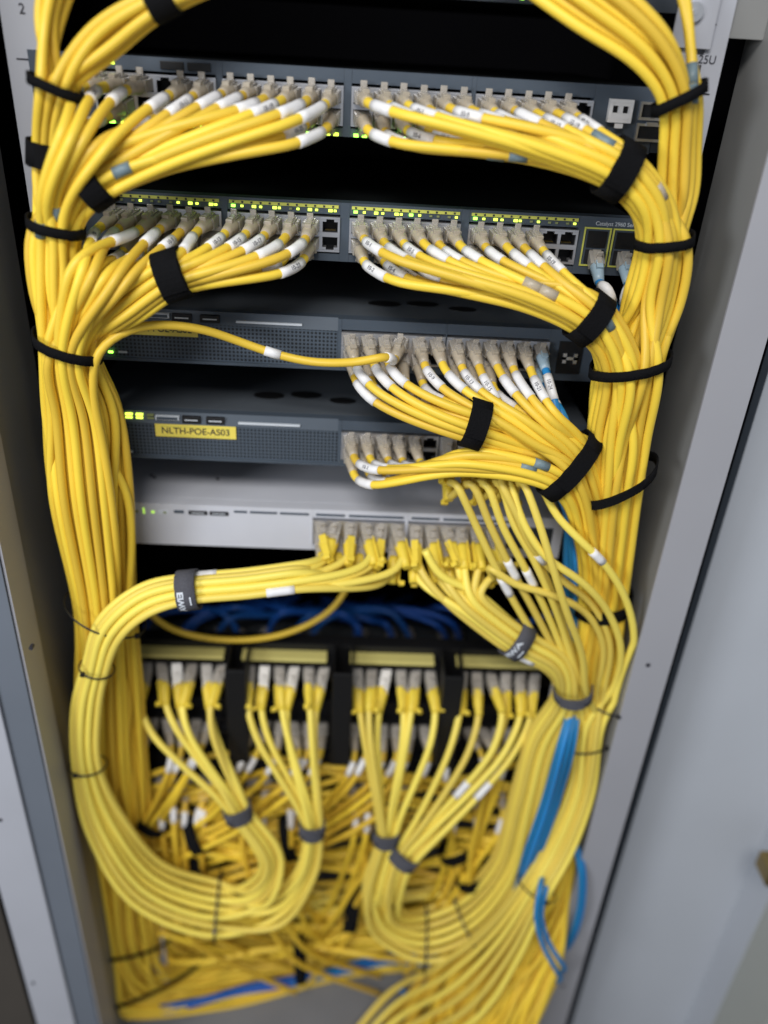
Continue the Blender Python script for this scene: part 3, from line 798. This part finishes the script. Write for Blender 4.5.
sF = St(618, 170, -.064, 31, .013, 1, .55); into(sF, F1, .08, .8, 1.15)
strap(sF, .0175, 'wide black strap round the leads of the topmost switch, right half')
for c, mk in ((F1[0], 1), (F1[2], 1), (F1[5], 1), (F1[-1], 0)): pass
fm = St(650, 205, -.062, 27, .014, .60, 1); through(fm, F1, .05)
q2 = St(664, 240, -.054, 27, .020, -.06, 1)
for c in E1+E2: c.b = -.6; c.a = c.a*.6+.3
for c in F1: c.b = c.b*.4+.4; c.a = c.a*.8-.2
RT = RT+F1; through(q2, RT, .05); strap(q2, .0070, 'narrow black strap round the right trunk beside the second switch', tilt=-.02)
q2b = St(654, 300, -.048, 31, .020, -.12, 1); through(q2b, RT, .12)
G1 = []
for k in range(12, 24):
    for row in (0, 1):
        if k in (22, 23) or (k, row) in ((21, 1),): continue
        G1.append(lead(1, k, row, (.20, -1, -.18-.1*row), a=-1+2*(k-12+.5*(1-row))/9.5, b=.5-row*.9))
sG = St(589, 318, -.068, 27, .013, 1, .75); into(sG, G1, .08, .85, 1.1)
strap(sG, .0165, 'wide black strap round the leads of the second switch, right half')
for c in (G1[6], G1[9]): c.sleeves.append((.120, .140, 'boot', False, None))
q3 = St(630, 364, -.056, 36, .024, -.15, 1)
for c in RT: c.a = c.a*.6+.35; c.b = c.b*.4-.4
for c in G1: c.a = c.a*.7-.4; c.b = c.b*.4+.5
RT = RT+G1; through(q3, RT, .05); strap(q3, .0078, 'narrow slanting black strap round the right trunk beside the third switch', tilt=-.25)
q4 = St(620, 430, -.045, 34, .025, -.14, 1); through(q4, RT, .18)
q5 = St(615, 485, -.040, 30, .026, -.10, 1); through(q5, RT, .15)
qs = St(618, 480, -.045, 33, .030, -.12, 1); strap(qs, .0085, 'slanting black strap crossing the right trunk beside the pale switch', tilt=-.62)
q6 = St(609, 550, -.030, 27, .026, -.12, 1); through(q6, RT, .15)
q7 = St(602, 600, -.020, 27, .026, -.1, 1); through(q7, RT, .15); strap(q7, .013, 'black strap glimpsed behind the bulging pale cables', tilt=-.1)
q8 = St(592, 680, -.008, 26, .028, -.15, 1); through(q8, RT, .15)

# blue boots into the two uplinks of switch 2 and into switch 3
for n, (x0, pts) in enumerate(((597, ((606, 285, -.035), (616, 315, -.03), (622, 345, -.02), (622, 390, -.01), (612, 450, .0), (600, 520, .0), (590, 600, .01), (575, 700, .01))),
                 (626, ((626, 290, -.035), (622, 320, -.03), (625, 350, -.02), (626, 395, -.01), (617, 450, .0), (605, 520, .0), (596, 600, .01), (580, 700, .01))))):
    c = Cable(m='blue'); q = P(x0+1, 243, -.001); pos = Vector((q.x, 0, ZB[1]+.0140)); c.pts = c.plugged(pos, Vector((.05, -1, -.75)), 0, 'bootb')
    for x, y, Y in pts: c.pts.append(P(x, y, Y))
    c.sleeves = [(.028, .050, 'white', False, None)]
    c.label = 'blue booted cable in the %s outlined uplink of the second full switch' % ('left' if n == 0 else 'right'); CABLES.append(c)
for row in (0, 1):
    c = Cable(m='blue'); pos = port(2, 11, row); c.pts = c.plugged(pos, Vector((.10, -1, -.45)), row, 'bootb')
    for x, y, Y in ((556+6*row, 408+4*row, -.050), (566+5*row, 450, -.045), (565, 480, -.035), (568+3*row, 520, -.032)): c.pts.append(P(x, y, Y))
    c.sleeves = [(.028, .052, 'white', False, '10-24' if row == 0 else None)]
    c.a = row; c.label = 'blue booted cable in %s row at the right end of the third switch' % ('lower' if row else 'upper'); CABLES.append(c)
    c.bl = 1
blueS = [c for c in CABLES if getattr(c, 'bl', 0)]

# sw3 leads
H1 = []
for k in range(11):
    for row in (0, 1):
        if (k, row) in ((3, 0), (10, 1), (5, 1)): continue
        H1.append(lead(2, k, row, (.16, -1, -.42-.08*row), a=-1+2*(k+.5*(1-row))/10.5, b=.4-row*.8))
Ha = [c for c in H1 if c.a < -.22]; Hb = [c for c in H1 if c.a >= -.22]
sH = St(475, 424, -.062, 22, .010, 1, .30); into(sH, Ha, .05, .75, 1.1)
strap(sH, .0170, 'square looking black strap round the left leads of the third switch')
for c in Hb: c.a = (c.a-.39)/.61
hb = St(545, 428, -.064, 31, .008, 1, .95); into(hb, Hb, .05, .85, .8)
I1 = []
for k in range(5):
    for row in (0, 1):
        if k == 4 and row: continue
        I1.append(lead(3, k, row, (.16, -1, -.22-.08*row), a=-1+2*(k+.5*(1-row))/4.5, b=.4-row*.8))
im = St(470, 461, -.068, 17, .009, 1, .10); into(im, I1, .05, .75, .9)
J1 = Ha+Hb+I1
for c in Ha: c.a = c.a*.3-.0; c.b = .1
for c in Hb: c.a = c.a*.3+.65; c.b = .2
for c in I1: c.a = c.a*.3-.75; c.b = .1
sJ = St(569, 466, -.060, 37, .013, 1, .80)
through(sJ, J1, .06); strap(sJ, .0155, 'widest slanting black strap gathering the leads of both slate switches')
j1 = St(594, 535, -.040, 24, .018, .22, 1); through(j1, J1, .06)
j2 = St(598, 605, -.028, 22, .018, -.05, 1); through(j2, J1, .12)
j3 = St(584, 680, -.015, 20, .020, -.2, 1); through(j3, J1, .12)

# joined lower right trunk
for c in RT: c.a = c.a*.5+.4; c.b = c.b*.5-.3
for c in J1: c.a = c.a*.5-.5; c.b = c.b*.5-.1
LR = RT+J1
u1 = St(578, 745, .005, 33, .026, -.12, 1); through(u1, LR, .1)
u2 = St(571, 810, -.005, 33, .026, -.12, 1); through(u2, LR, .2)
u3 = St(560, 870, -.020, 32, .026, -.22, 1); through(u3, LR, .2)
u4 = St(530, 930, -.040, 38, .026, -.45, 1); through(u4, LR, .25)
u5 = St(492, 985, -.060, 46, .026, -.55, 1); through(u5, LR, .3)
u6 = St(440, 1075, -.08, 54, .026, -.7, 1); through(u6, LR, .4)
zt = St(580, 722, -.004, 37, .040, -.05, 1); zip_tie(zt, 'wide thin black tie looped round the joined right trunk', r=.0010, tilt=.0)

# pale cables falling from the fourth switch behind its bundle
K1 = []
for n, (k, row) in enumerate(((6, 0), (6, 1), (7, 0), (8, 0), (8, 1))):
    c = lead(3, k, row, (.05, -1, -.75), 'lemon', 'booty', False, r=.0034); K1.append(c)
kp = [((455, 482, -.050), (478, 530, -.052), (503, 582, -.050), (532, 632, -.046), (560, 676, -.040)),
      ((470, 482, -.050), (490, 525, -.052), (512, 570, -.050), (540, 622, -.046), (565, 674, -.040)),
      ((485, 482, -.050), (502, 525, -.054), (526, 570, -.052), (550, 620, -.046), (571, 676, -.042)),
      ((500, 482, -.050), (512, 520, -.056), (534, 560, -.056), (556, 610, -.050), (576, 672, -.042)),
      ((510, 482, -.046), (520, 520, -.046), (545, 575, -.048), (562, 620, -.044), (578, 676, -.038))]
for c, p in zip(K1, kp):
    for x, y, Y in p: c.pts.append(P(x, y, Y))
for c, s0 in zip(K1, (.158, .150, .150, 0, .12)):
    if s0: c.sleeves.append((s0, s0+.028, 'white', False, None))
R1 = []
rp = [((9, 0), ((535, 480, -.052), (556, 515, -.060), (580, 540, -.064), (606, 566, -.062), (626, 600, -.056), (634, 640, -.048), (625, 682, -.038))),
      ((9, 1), ((508, 480, -.050), (522, 520, -.064), (545, 556, -.070), (582, 582, -.068), (608, 612, -.058), (621, 650, -.048), (613, 688, -.036))),
      ((10, 0), ((500, 480, -.054), (516, 512, -.062), (531, 545, -.060), (560, 578, -.054), (592, 604, -.050), (610, 644, -.044), (604, 690, -.034))),
      ((10, 1), ((522, 480, -.056), (538, 520, -.070), (552, 565, -.074), (566, 610, -.070), (582, 655, -.058), (586, 692, -.046)))]
for (k, row), p in rp:
    c = lead(3, k, row, (.05, -1, -.75), 'lemon', 'booty', False, r=.0034); R1.append(c)
    for x, y, Y in p: c.pts.append(P(x, y, Y))
R1[0].sleeves.append((.150, .172, 'white', False, None)); R1[2].sleeves.append((.140, .160, 'white', False, None))
# one from the right end of the pale switch
c = lead(4, 11, 1, (.1, -1, -.5), 'lemon', 'booty', False, r=.0034); R1.append(c)
for x, y, Y in ((488, 566, -.050), (514, 584, -.054), (550, 594, -.056), (585, 612, -.052), (603, 645, -.045), (597, 690, -.034)): c.pts.append(P(x, y, Y))
KR = K1+R1
for i, c in enumerate(K1): c.a = -1+.25*i; c.b = random.uniform(-.4, .5)
for c in R1: c.a = .6 ; c.b = random.uniform(-.4, .5)
R1[0].a = 1
k1 = St(591, 722, -.036, 19, .009, -.1, 1); through(k1, KR, .02)
zk = St(608, 706, -.036, 16, .010, -.35, 1); zip_tie(zk, 'short thin black tie on the pale cables right of the grey strap', r=.0009)
k2 = St(582, 790, -.040, 17, .010, -.15, 1); through(k2, KR, .1)
k3 = St(561, 845, -.054, 17, .010, -.40, 1); through(k3, KR, .15)
k4 = St(537, 888, -.072, 16, .011, -.55, 1); through(k4, KR, .1); zip_tie(k4, 'thin black tie round the pale cables low on the right', r=.0009)
k5 = St(506, 940, -.080, 22, .010, -.62, 1); through(k5, KR, .2)
k6 = St(462, 990, -.080, 28, .012, -.85, .9); through(k6, KR, .25)
k7 = St(400, 1028, -.06, 24, .012, -1, .4); through(k7, KR, .25)
k8 = St(330, 1090, YF(330, 1090, .02), 18, .012, -1, .2); through(k8, KR, .25)
k9 = St(250, 1110, YF(250, 1110, .02), 16, .012, -1, 0); through(k9, KR, .25)

# ---- pale bundles between the pale switch and the patch panel
def panel_lead(pn, k, d, m, boot, sleeve, r=.0033):
    c = Cable('patch_cable', m, r); pos = pport(pn, k)
    c.pts = c.plugged(pos, Vector((d[0]+random.uniform(-.32, .32), d[1], d[2]+random.uniform(-.3, .3))), 0, boot)
    if sleeve: c.sleeves.append((.030, .056, 'white', False, None))
    g = k//6
    c.label = '%s cable in %s patch panel, %s port group, %s from left' % ({'lemon': 'pale yellow', 'amber': 'deep yellow'}[m], PNAME[pn], ORD[g], ORD[k % 6])
    c.group = 'cables plugged into the %s patch panel' % PNAME[pn]; CABLES.append(c); return c
def protector(c, pos, dx, dz):
    pass
PL = [panel_lead(0, k, (0, -1, -.75), 'lemon', 'booty', False, r=.0036) for k in range(24)]
for k, c in enumerate(PL):                       # yellow moulded boots stand proud, bent sideways
    c.k = k
g1c, g2c, g3c, g4c = PL[:6], PL[6:12], PL[12:18], PL[18:]
for g in (g1c, g2c, g3c, g4c):
    for i, c in enumerate(g): c.a = -1+2*i/5; c.b = random.uniform(-.8, .8)
p1 = St(238, 812, -.040, 12, .009, .35, 1); into(p1, g1c, .0, .6, .6); strap(p1, .019, 'grey strap round the leads of the first panel group', 'grey_velcro')
p2 = St(312, 828, -.040, 12, .009, .0, 1); into(p2, g2c, .0, .6, .6); strap(p2, .019, 'grey strap round the leads of the second panel group', 'grey_velcro')
for c in g1c: c.a = -c.a
p1b = St(270, 860, -.050, 14, .009, .25, 1)
for c in g1c: c.a = -c.a
through(p1b, g1c, .0)
p1c = St(255, 893, -.050, 15, .009, -.8, .8); through(p1c, g1c, .1)
p2b = St(305, 872, -.045, 13, .010, -.3, 1); through(p2b, g2c, .0)
p2c = St(272, 908, -.045, 14, .010, -1, .5); through(p2c, g2c, .1)
LB = g1c+g2c
for c in g1c: c.a = c.a*.5-.5
for c in g2c: c.a = c.a*.5+.5
l1 = St(218, 906, -.045, 20, .011, -1, -.02); through(l1, LB, .1); zip_tie(l1, 'thin black tie round the looped lemon bundle at the lower left', r=.0010)
l2 = St(153, 884, -.050, 20, .012, -1, -.60); through(l2, LB, .2)
l3 = St(108, 825, -.055, 20, .012, -.55, -1); through(l3, LB, .2)
l4 = St(88, 765, -.058, 17, .012, -.08, -1); through(l4, LB, .05); zip_tie(l4, 'thin black tie round the rising lemon bundle, left edge', r=.0010)
l5 = St(88, 705, -.062, 18, .012, .05, -1); through(l5, LB, .1)
l6 = St(97, 668, -.066, 17, .012, .22, -1); through(l6, LB, .05); zip_tie(l6, 'thin black tie where the lemon bundle starts to lean right', r=.0009)
l7 = St(112, 628, -.072, 20, .011, .62, -1); through(l7, LB, .05)
l8 = St(148, 600, -.072, 18, .011, 1, -.42); through(l8, LB, .05)
l9 = St(189, 590, -.070, 15.5, .012, 1, -.10); through(l9, LB, .02)
strap(l9, .0175, 'grey strap with white printed letters on the left lemon bundle', 'grey_velcro', writing=[('EIWA', .0072, 2.2, -.0035, 1), ('•••••', .0040, 2.1, .0045, 1)])
l10 = St(245, 585, -.066, 15.5, .012, 1, -.08); through(l10, LB, .05)
l11 = St(300, 578, -.060, 16, .011, 1, -.16); through(l11, LB, .1)
def to_port(c, sw, k, row, d, mid=None, boot='booty', sleeve=False):
    pos = port(sw, k, row); d = Vector(d).normalized()
    end = [pos+d*.030, pos+d*.024, pos+d*.012, pos+d*.002]
    p0 = c.pts[-1]; t0 = (c.pts[-1]-c.pts[-2]).normalized(); L = (end[0]-p0).length; t1 = -d
    for t in (.25, .5, .75):
        t2 = t*t; t3 = t2*t
        c.pts.append(p0*(2*t3-3*t2+1) + t0*(L*.8)*(t3-2*t2+t) + end[0]*(-2*t3+3*t2) + t1*(L*.7)*(t3-t2))
    c.pts += end; c.ends.append((pos, d, row, boot))
ports = sorted([(k, r) for k in range(6) for r in (0, 1)])
for c, (k, r) in zip(sorted(LB, key=lambda c: -c.a), ports):
    to_port(c, 4, k, r, (-.15+random.uniform(-.35, .45), -1, -.55-.25*r+random.uniform(-.15, .1)))
    if k in (2, 3): pass
for c in random.sample(LB, 4): c.sleeves.append((.13, .16, 'white', True, None))

p3 = St(386, 836, -.040, 12, .009, -.05, 1); into(p3, g3c, .0, .6, .6); strap(p3, .019, 'grey strap round the leads of the third panel group', 'grey_velcro')
p4 = St(404, 856, -.046, 12, .009, -.75, 1); into(p4, g4c, .0, .6, .6); strap(p4, .018, 'grey strap round the leads of the fourth panel group', 'grey_velcro')
for c in random.sample(g4c, 2): c.sleeves.append((.12, .15, 'white', False, None))
p3b = St(371, 890, -.045, 12, .010, -.05, 1); through(p3b, g3c, .0)
p4b = St(392, 892, -.045, 12, .010, -.15, 1); through(p4b, g4c, .0)
MBd = g3c+g4c
for c in g3c: c.a = c.a*.5-.5
for c in g4c: c.a = c.a*.5+.5
m0 = St(388, 925, -.040, 22, .011, .45, 1); through(m0, MBd, .05)
m1 = St(425, 938, -.035, 19, .012, 1, .05); through(m1, MBd, .1); zip_tie(m1, 'thin black tie at the lowest point of the right hand lemon loop', r=.0010)
m2 = St(468, 922, -.030, 20, .012, 1, -.5); through(m2, MBd, .1); zip_tie(m2, 'thin black tie on the rising side of the right hand lemon loop', r=.0010)
m3 = St(508, 875, -.024, 21, .012, .55, -1); through(m3, MBd, .15)
m4 = St(527, 800, -.022, 19, .012, .15, -1); through(m4, MBd, .15)
m5 = St(543, 740, -.024, 18, .012, .25, -1); through(m5, MBd, .15)
for c in MBd: c.b = min(c.b, .6)
m6 = St(566, 697, -.034, 15, .012, .12, -1); through(m6, MBd, .05)
gj = St(573, 690, -.040, 18, .018, .0, -1); strap(gj, .011, 'grey strap where the right hand cables all meet', 'grey_velcro')
m7 = St(558, 664, -.044, 15, .011, -.85, -.75); through(m7, MBd, .05)
m8 = St(517, 640, -.050, 16, .011, -1, -.66); through(m8, MBd, .02)
strap(m8, .0165, 'dark grey strap with white printed letters on the right lemon bundle', 'grey_velcro', writing=[('FIWA', .0072, 1.0, .0035, -1), ('•••••', .0040, 1.1, -.0040, -1)])
m9 = St(470, 603, -.050, 19, .010, -.85, -.85); through(m9, MBd, .05)
ports = sorted([(k, r) for k in range(6, 12) for r in (0, 1) if (k, r) != (11, 1)])
cs = sorted(MBd, key=lambda c: c.a)
if cs: 
    mm = sorted(cs, key=lambda c: -(c.a))
for c, (k, r) in zip(mm, ports): to_port(c, 4, k, r, (.15+random.uniform(-.2, .25), -1, -.55-.25*r+random.uniform(-.15, .1)))
for c in random.sample(MBd, 4): c.sleeves.append((.165, .19, 'white', True, None))
for c in mm[len(ports):]:
    for x, y, Y in ((440, 575, -.045), (425, 550, -.04)): c.pts.append(P(x, y, Y))

# ---- blue cables
BL = [Cable('patch_cable', 'blue', .0026) for _ in range(5)]
for i, c in enumerate(BL):
    c.a = -1+.5*i; c.b = .6*(-1)**i; CABLES.append(c)
    c.label = 'blue cable running down between the yellow bundles at the right'; c.group = 'blue cables between the yellow bundles at the right'
    c.pts = [P(540+6*i, 455, .01), P(552+4*i, 480, -.01)]
for st in (St(573, 530, -.030, 8, .006, .25, 1), St(577, 600, -.026, 8, .006, .0, 1), St(577, 690, -.020, 6, .006, -.05, 1), St(568, 740, -.052, 10, .010, -.35, 1), St(552, 800, -.050, 11, .012, -.28, 1), St(533, 855, -.058, 11, .010, -.25, 1), St(522, 885, -.045, 8, .006, -.2, 1), St(505, 940, .05, 10, .008, -.6, 1), St(430, 965, .12, 10, .008, -1, 0)): through(st, BL, .35)
for c in blueS:
    for st in (St(568, 560, -.026, 5, .004, 0, 1), St(570, 640, -.015, 5, .004, 0, 1), St(571, 715, .00, 5, .004, -.1, 1), St(545, 800, .02, 5, .004, -.2, 1)): c.pts.append(st.at(c.a*2-1, 0))
for n, pts in enumerate((((548, 850, .0), (540, 888, -.085), (536, 915, -.095), (543, 945, -.100), (555, 968, -.100), (566, 990, -.05), (560, 1020, .05)), ((560, 850, .0), (546, 888, -.08), (541, 915, -.090), (549, 943, -.095), (561, 962, -.095), (572, 985, -.045), (570, 1015, .05)))):
    c = Cable('patch_cable', 'blue', .0028); c.pts = [P(*p) for p in pts]; c.label = 'blue cable hooking over the lowest right yellow cables'; c.group = 'blue cables hooking over the lowest right yellow cables'; CABLES.append(c)
for n, dx in enumerate((0, 7)):
    c = Cable('patch_cable', 'blue', .0027); c.free = True; c.pts = [P(x+dx*.5, y, Y+n*.003) for x, y, Y in ((556, 800, -.015), (568, 832, -.030), (579, 862, -.055), (580, 900, -.065), (573, 930, -.064), (560, 955, -.045), (545, 975, -.01))]
    c.label = 'blue cable bulging out at the right edge of the lower right trunk'; c.group = 'blue cables at the right edge of the lower trunk'; CABLES.append(c)
for n, (pts, hs) in enumerate(((((150, 1016), (195, 1004), (235, 993), (285, 985), (330, 972), (380, 962), (440, 962)), .030), (((160, 1008), (210, 998), (250, 986), (300, 977), (350, 966), (400, 957), (460, 965)), .038),
    (((290, 985), (345, 972), (395, 962), (440, 968), (480, 990)), .030), (((320, 974), (365, 960), (405, 954), (450, 960), (500, 980)), .040), (((395, 985), (418, 1003), (434, 1025), (446, 1055)), .01))):
    c = Cable('patch_cable', 'deep' if n in (0, 1) else 'blue', .0042 if n < 2 else .0034); c.pts = [P(x, y, YF(x, y, hs)) for x, y in pts]
    c.label = ['dark blue cable lying lowest on the cabinet floor', 'dark blue cable lying just above the lowest one on the floor', 'bright blue cable under the right hand lemon loop', 'upper bright blue cable under the right hand lemon loop', 'blue cable end dipping out of the bottom edge of the photo'][n]; CABLES.append(c)

# ---- blue cables and white plugs deep behind, above the patch panel
for n in range(16):
    c = Cable('patch_cable', 'deep', .0036); x = 150+n*24+random.uniform(-6, 6)
    if 330 < x < 352: x += 20
    pos = P(x, 634, .19)
    c.pts = c.plugged(pos, Vector((random.uniform(-.3, .3), -1, .2)), 0, 'boot')
    s = random.choice((-1, 1))
    for dx, y, Y in ((s*4, 626, .15), (s*16, 618, .16), (s*44, 612, .17), (s*80, 612, .19), (s*120, 600, .28)): c.pts.append(P(x+dx, y+random.uniform(-5, 5), Y+random.uniform(-.01, .01)))
    c.label = 'dark blue cable with white plug deep behind, %s from the left' % ORD[n]; c.group = 'dark blue cables deep behind'; CABLES.append(c)
rp_ = empty('patch_bay', (0, .19, P(300, 640, .19).z), 'dark panel deep in the rack holding the blue cables', 'patch panel')
MB().box(-.24, .28, .002, .02, -.03, .022).build('panel_plate', MT['dark'], rp_)
c = Cable(m='amber'); c.pts = [P(*p) for p in ((120, 560, .04), (138, 600, .035), (170, 628, .035), (230, 640, .035), (290, 632, .035), (335, 606, .04), (360, 560, .06))]
c.label = 'dull yellow cable hanging in a shallow loop above the patch panel'; CABLES.append(c)

# ---- amber cables of the two lower panels
Q = [panel_lead(1, k, (random.uniform(-.3, .3), -1, -.5), 'amber', 'boot', True) for k in range(24) if k not in (5, 23)]
for c in Q: c.b = random.uniform(-.8, .8)
def grp(cs):
    for i, c in enumerate(cs): c.a = -1+2*i/max(1, len(cs)-1)
    return cs
qa, qb, qc, qd = grp(Q[:5]), grp(Q[5:11]), grp(Q[11:17]), grp(Q[17:])
v1 = St(150, 822, -.004, 15, .010, -.7, 1); into(v1, qa, .1, .5, .6); strap(v1, .012, 'black strap beside the left trunk under the middle panel')
v2 = St(196, 832, -.004, 14, .012, -1, .35); into(v2, qb, .1, .5, .7); strap(v2, .014, 'black strap round deep yellow cables left of centre')
v2b = St(150, 850, .02, 16, .012, -1, .3); through(v2b, qb, .1)
v3 = St(290, 838, .0, 14, .012, -1, .25); into(v3, qc, .1, .5, .7); strap(v3, .015, 'black strap behind the lemon leads near the centre')
v3b = St(200, 862, .01, 18, .012, -1, .1); through(v3b, qc, .1)
v4 = St(470, 878, .0, 14, .012, .2, 1); into(v4, qd, .1, .5, .7); strap(v4, .016, 'black strap inside the right hand lemon loop')
for st in (St(425, 915, .03, 18, .012, -1, .3), St(330, 935, .05, 18, .012, -1, .1), St(200, 925, .07, 18, .012, -1, 0)): through(st, qd, .3)
for cs, e in ((qa, (125, 900, .05)), (qb, (120, 905, .06)), (qc, (130, 905, .07))):
    st = St(*e, 18, .014, .0, 1); through(st, cs, .3)
W = [panel_lead(2, k, (random.uniform(-.3, .3), -1, -.5), 'amber', 'boot', True) for k in range(24) if k % 6 != 5]
for c in W: c.b = random.uniform(-.8, .8)
wa, wb, wc, wd = grp(W[:5]), grp(W[5:10]), grp(W[10:15]), grp(W[15:])
w1 = St(215, 925, -.004, 22, .010, .9, .8); into(w1, wa, .3, .5, .8)
w1b = St(300, 958, .03, 24, .012, 1, .1); through(w1b, wa, .3)
w2 = St(310, 940, -.008, 22, .010, .8, .7); into(w2, wb, .3, .5, .8)
w2b = St(380, 965, .04, 20, .010, 1, 0); through(w2b, wb, .3)
w3 = St(345, 915, -.006, 22, .010, -.5, 1); into(w3, wc, .3, .5, .8)
w3b = St(300, 965, .04, 20, .010, -1, .3); through(w3b, wc, .3)
w4 = St(450, 895, -.004, 18, .010, -.4, 1); into(w4, wd, .3, .5, .8)
w4b = St(400, 958, .03, 16, .010, -1, .3); through(w4b, wd, .3)
# slack running across between the trunks
SL = [Cable('patch_cable', random.choice(('amber', 'lemon', 'amber', 'yellow')), random.uniform(.0033, .0039)) for _ in range(24)]
for n, c in enumerate(SL):
    t = n/23; y = 832+t*122; rr = lambda s: random.uniform(-s, s)
    ph = rr(3.1); am = 6+12*random.random(); Yc = .012+rr(.016)
    xs = [118, 165, 215, 265, 315, 365, 415, 465, 515, 548] if n % 2 else [548, 500, 455, 405, 350, 300, 250, 205, 160, 120]
    c.pts = []
    for i, x in enumerate(xs):
        e = .035 if i in (0, 9) else 0
        c.pts.append(P(x+rr(9), y + am*math.sin(ph+i*1.15) + (x-330)*rr(.03) + rr(5), Yc+e+rr(.010)))
    c.label = 'deep yellow slack cable lying across the tangle behind the lemon loops'; c.group = 'deep yellow slack cables behind the lemon loops'; CABLES.append(c)
for x, y, dx, dy, w_, lab in ((195, 868, 1, .2, .018, 'black strap in the tangle inside the left hand lemon loop'), (352, 905, 1, .1, .016, 'black strap in the tangle between the two lemon loops'), (455, 850, .4, 1, .015, 'black strap in the tangle above the right hand loop'), (300, 955, 1, -.1, .012, 'black strap low in the tangle near the cabinet floor')):
    strap(St(x, y, -.002, 15, .012, dx, dy), w_, lab)
for n in range(12):
    c = Cable('patch_cable', 'amber' if n % 3 else 'yellow', .0034); y = 772+n*6.5; c.pts = []
    xs = [120, 170, 225, 285, 345, 405, 465, 535]; ph = random.uniform(-3, 3)
    if n % 2: xs = xs[::-1]
    for i, x in enumerate(xs): c.pts.append(P(x+random.uniform(-9, 9), y+14*math.sin(ph+i*1.2)+random.uniform(-5, 5), .016+random.uniform(-.010, .009)))
    c.label = 'deep yellow slack cable strung behind the four lemon fans'; c.group = 'deep yellow slack cables behind the lemon fans'; CABLES.append(c)
print('CABLES', len(CABLES))
marks = [(118, 168, S1L), (160, 163, S1L), (150, 170, S1L), (497, 158, F1), (520, 156, F1), (597, 140, F1), (662, 190, RT, 'boot'), (690, 78, E1+E2), (692, 90, E1+E2), (637, 318, G1), (610, 322, G1), (640, 350, G1), (545, 290, G1, 'boot'), (530, 283, G1, 'boot'),
         (541, 452, I1), (541, 462, I1), (530, 470, I1), (57, 216, LT), (38, 232, LT)]
for m_ in marks: marker_at(*m_)
for x, y, w, dx, dy, lab in ((196, 835, 0, 0, 0, ''),):
    pass

for c in CABLES: finish(c)

# ------------------------------------------------------------------ light
w = bpy.data.worlds.new('World'); scene.world = w; w.use_nodes = True
w.node_tree.nodes['Background'].inputs['Color'].default_value = (.80, .88, 1, 1); w.node_tree.nodes['Background'].inputs['Strength'].default_value = .36
def area(name, loc, to, sx, sy, e, col):
    l = bpy.data.lights.new(name, 'AREA'); l.shape = 'RECTANGLE'; l.size = sx; l.size_y = sy; l.energy = e; l.color = col
    o = bpy.data.objects.new(name, l); COL.objects.link(o); o.location = loc
    o.rotation_euler = (Vector(to)-Vector(loc)).to_track_quat('-Z', 'Y').to_euler(); return o
area('ceiling_lamp', (-.35, -1.45, 1.15), (0, 0, -.4), 1.0, .45, 29, (1, .985, .95))
area('added_side_light', (-1.4, -1.5, .25), (.1, 0, -.6), .5, .5, 18, (.92, .96, 1))  # unseen light added at the left to throw shade beside the right post
scene.render.engine = 'CYCLES'
scene.view_settings.view_transform = 'Standard'; scene.view_settings.look = 'None'
scene.view_settings.exposure = 0
scene.render.resolution_x = 768; scene.render.resolution_y = 1024
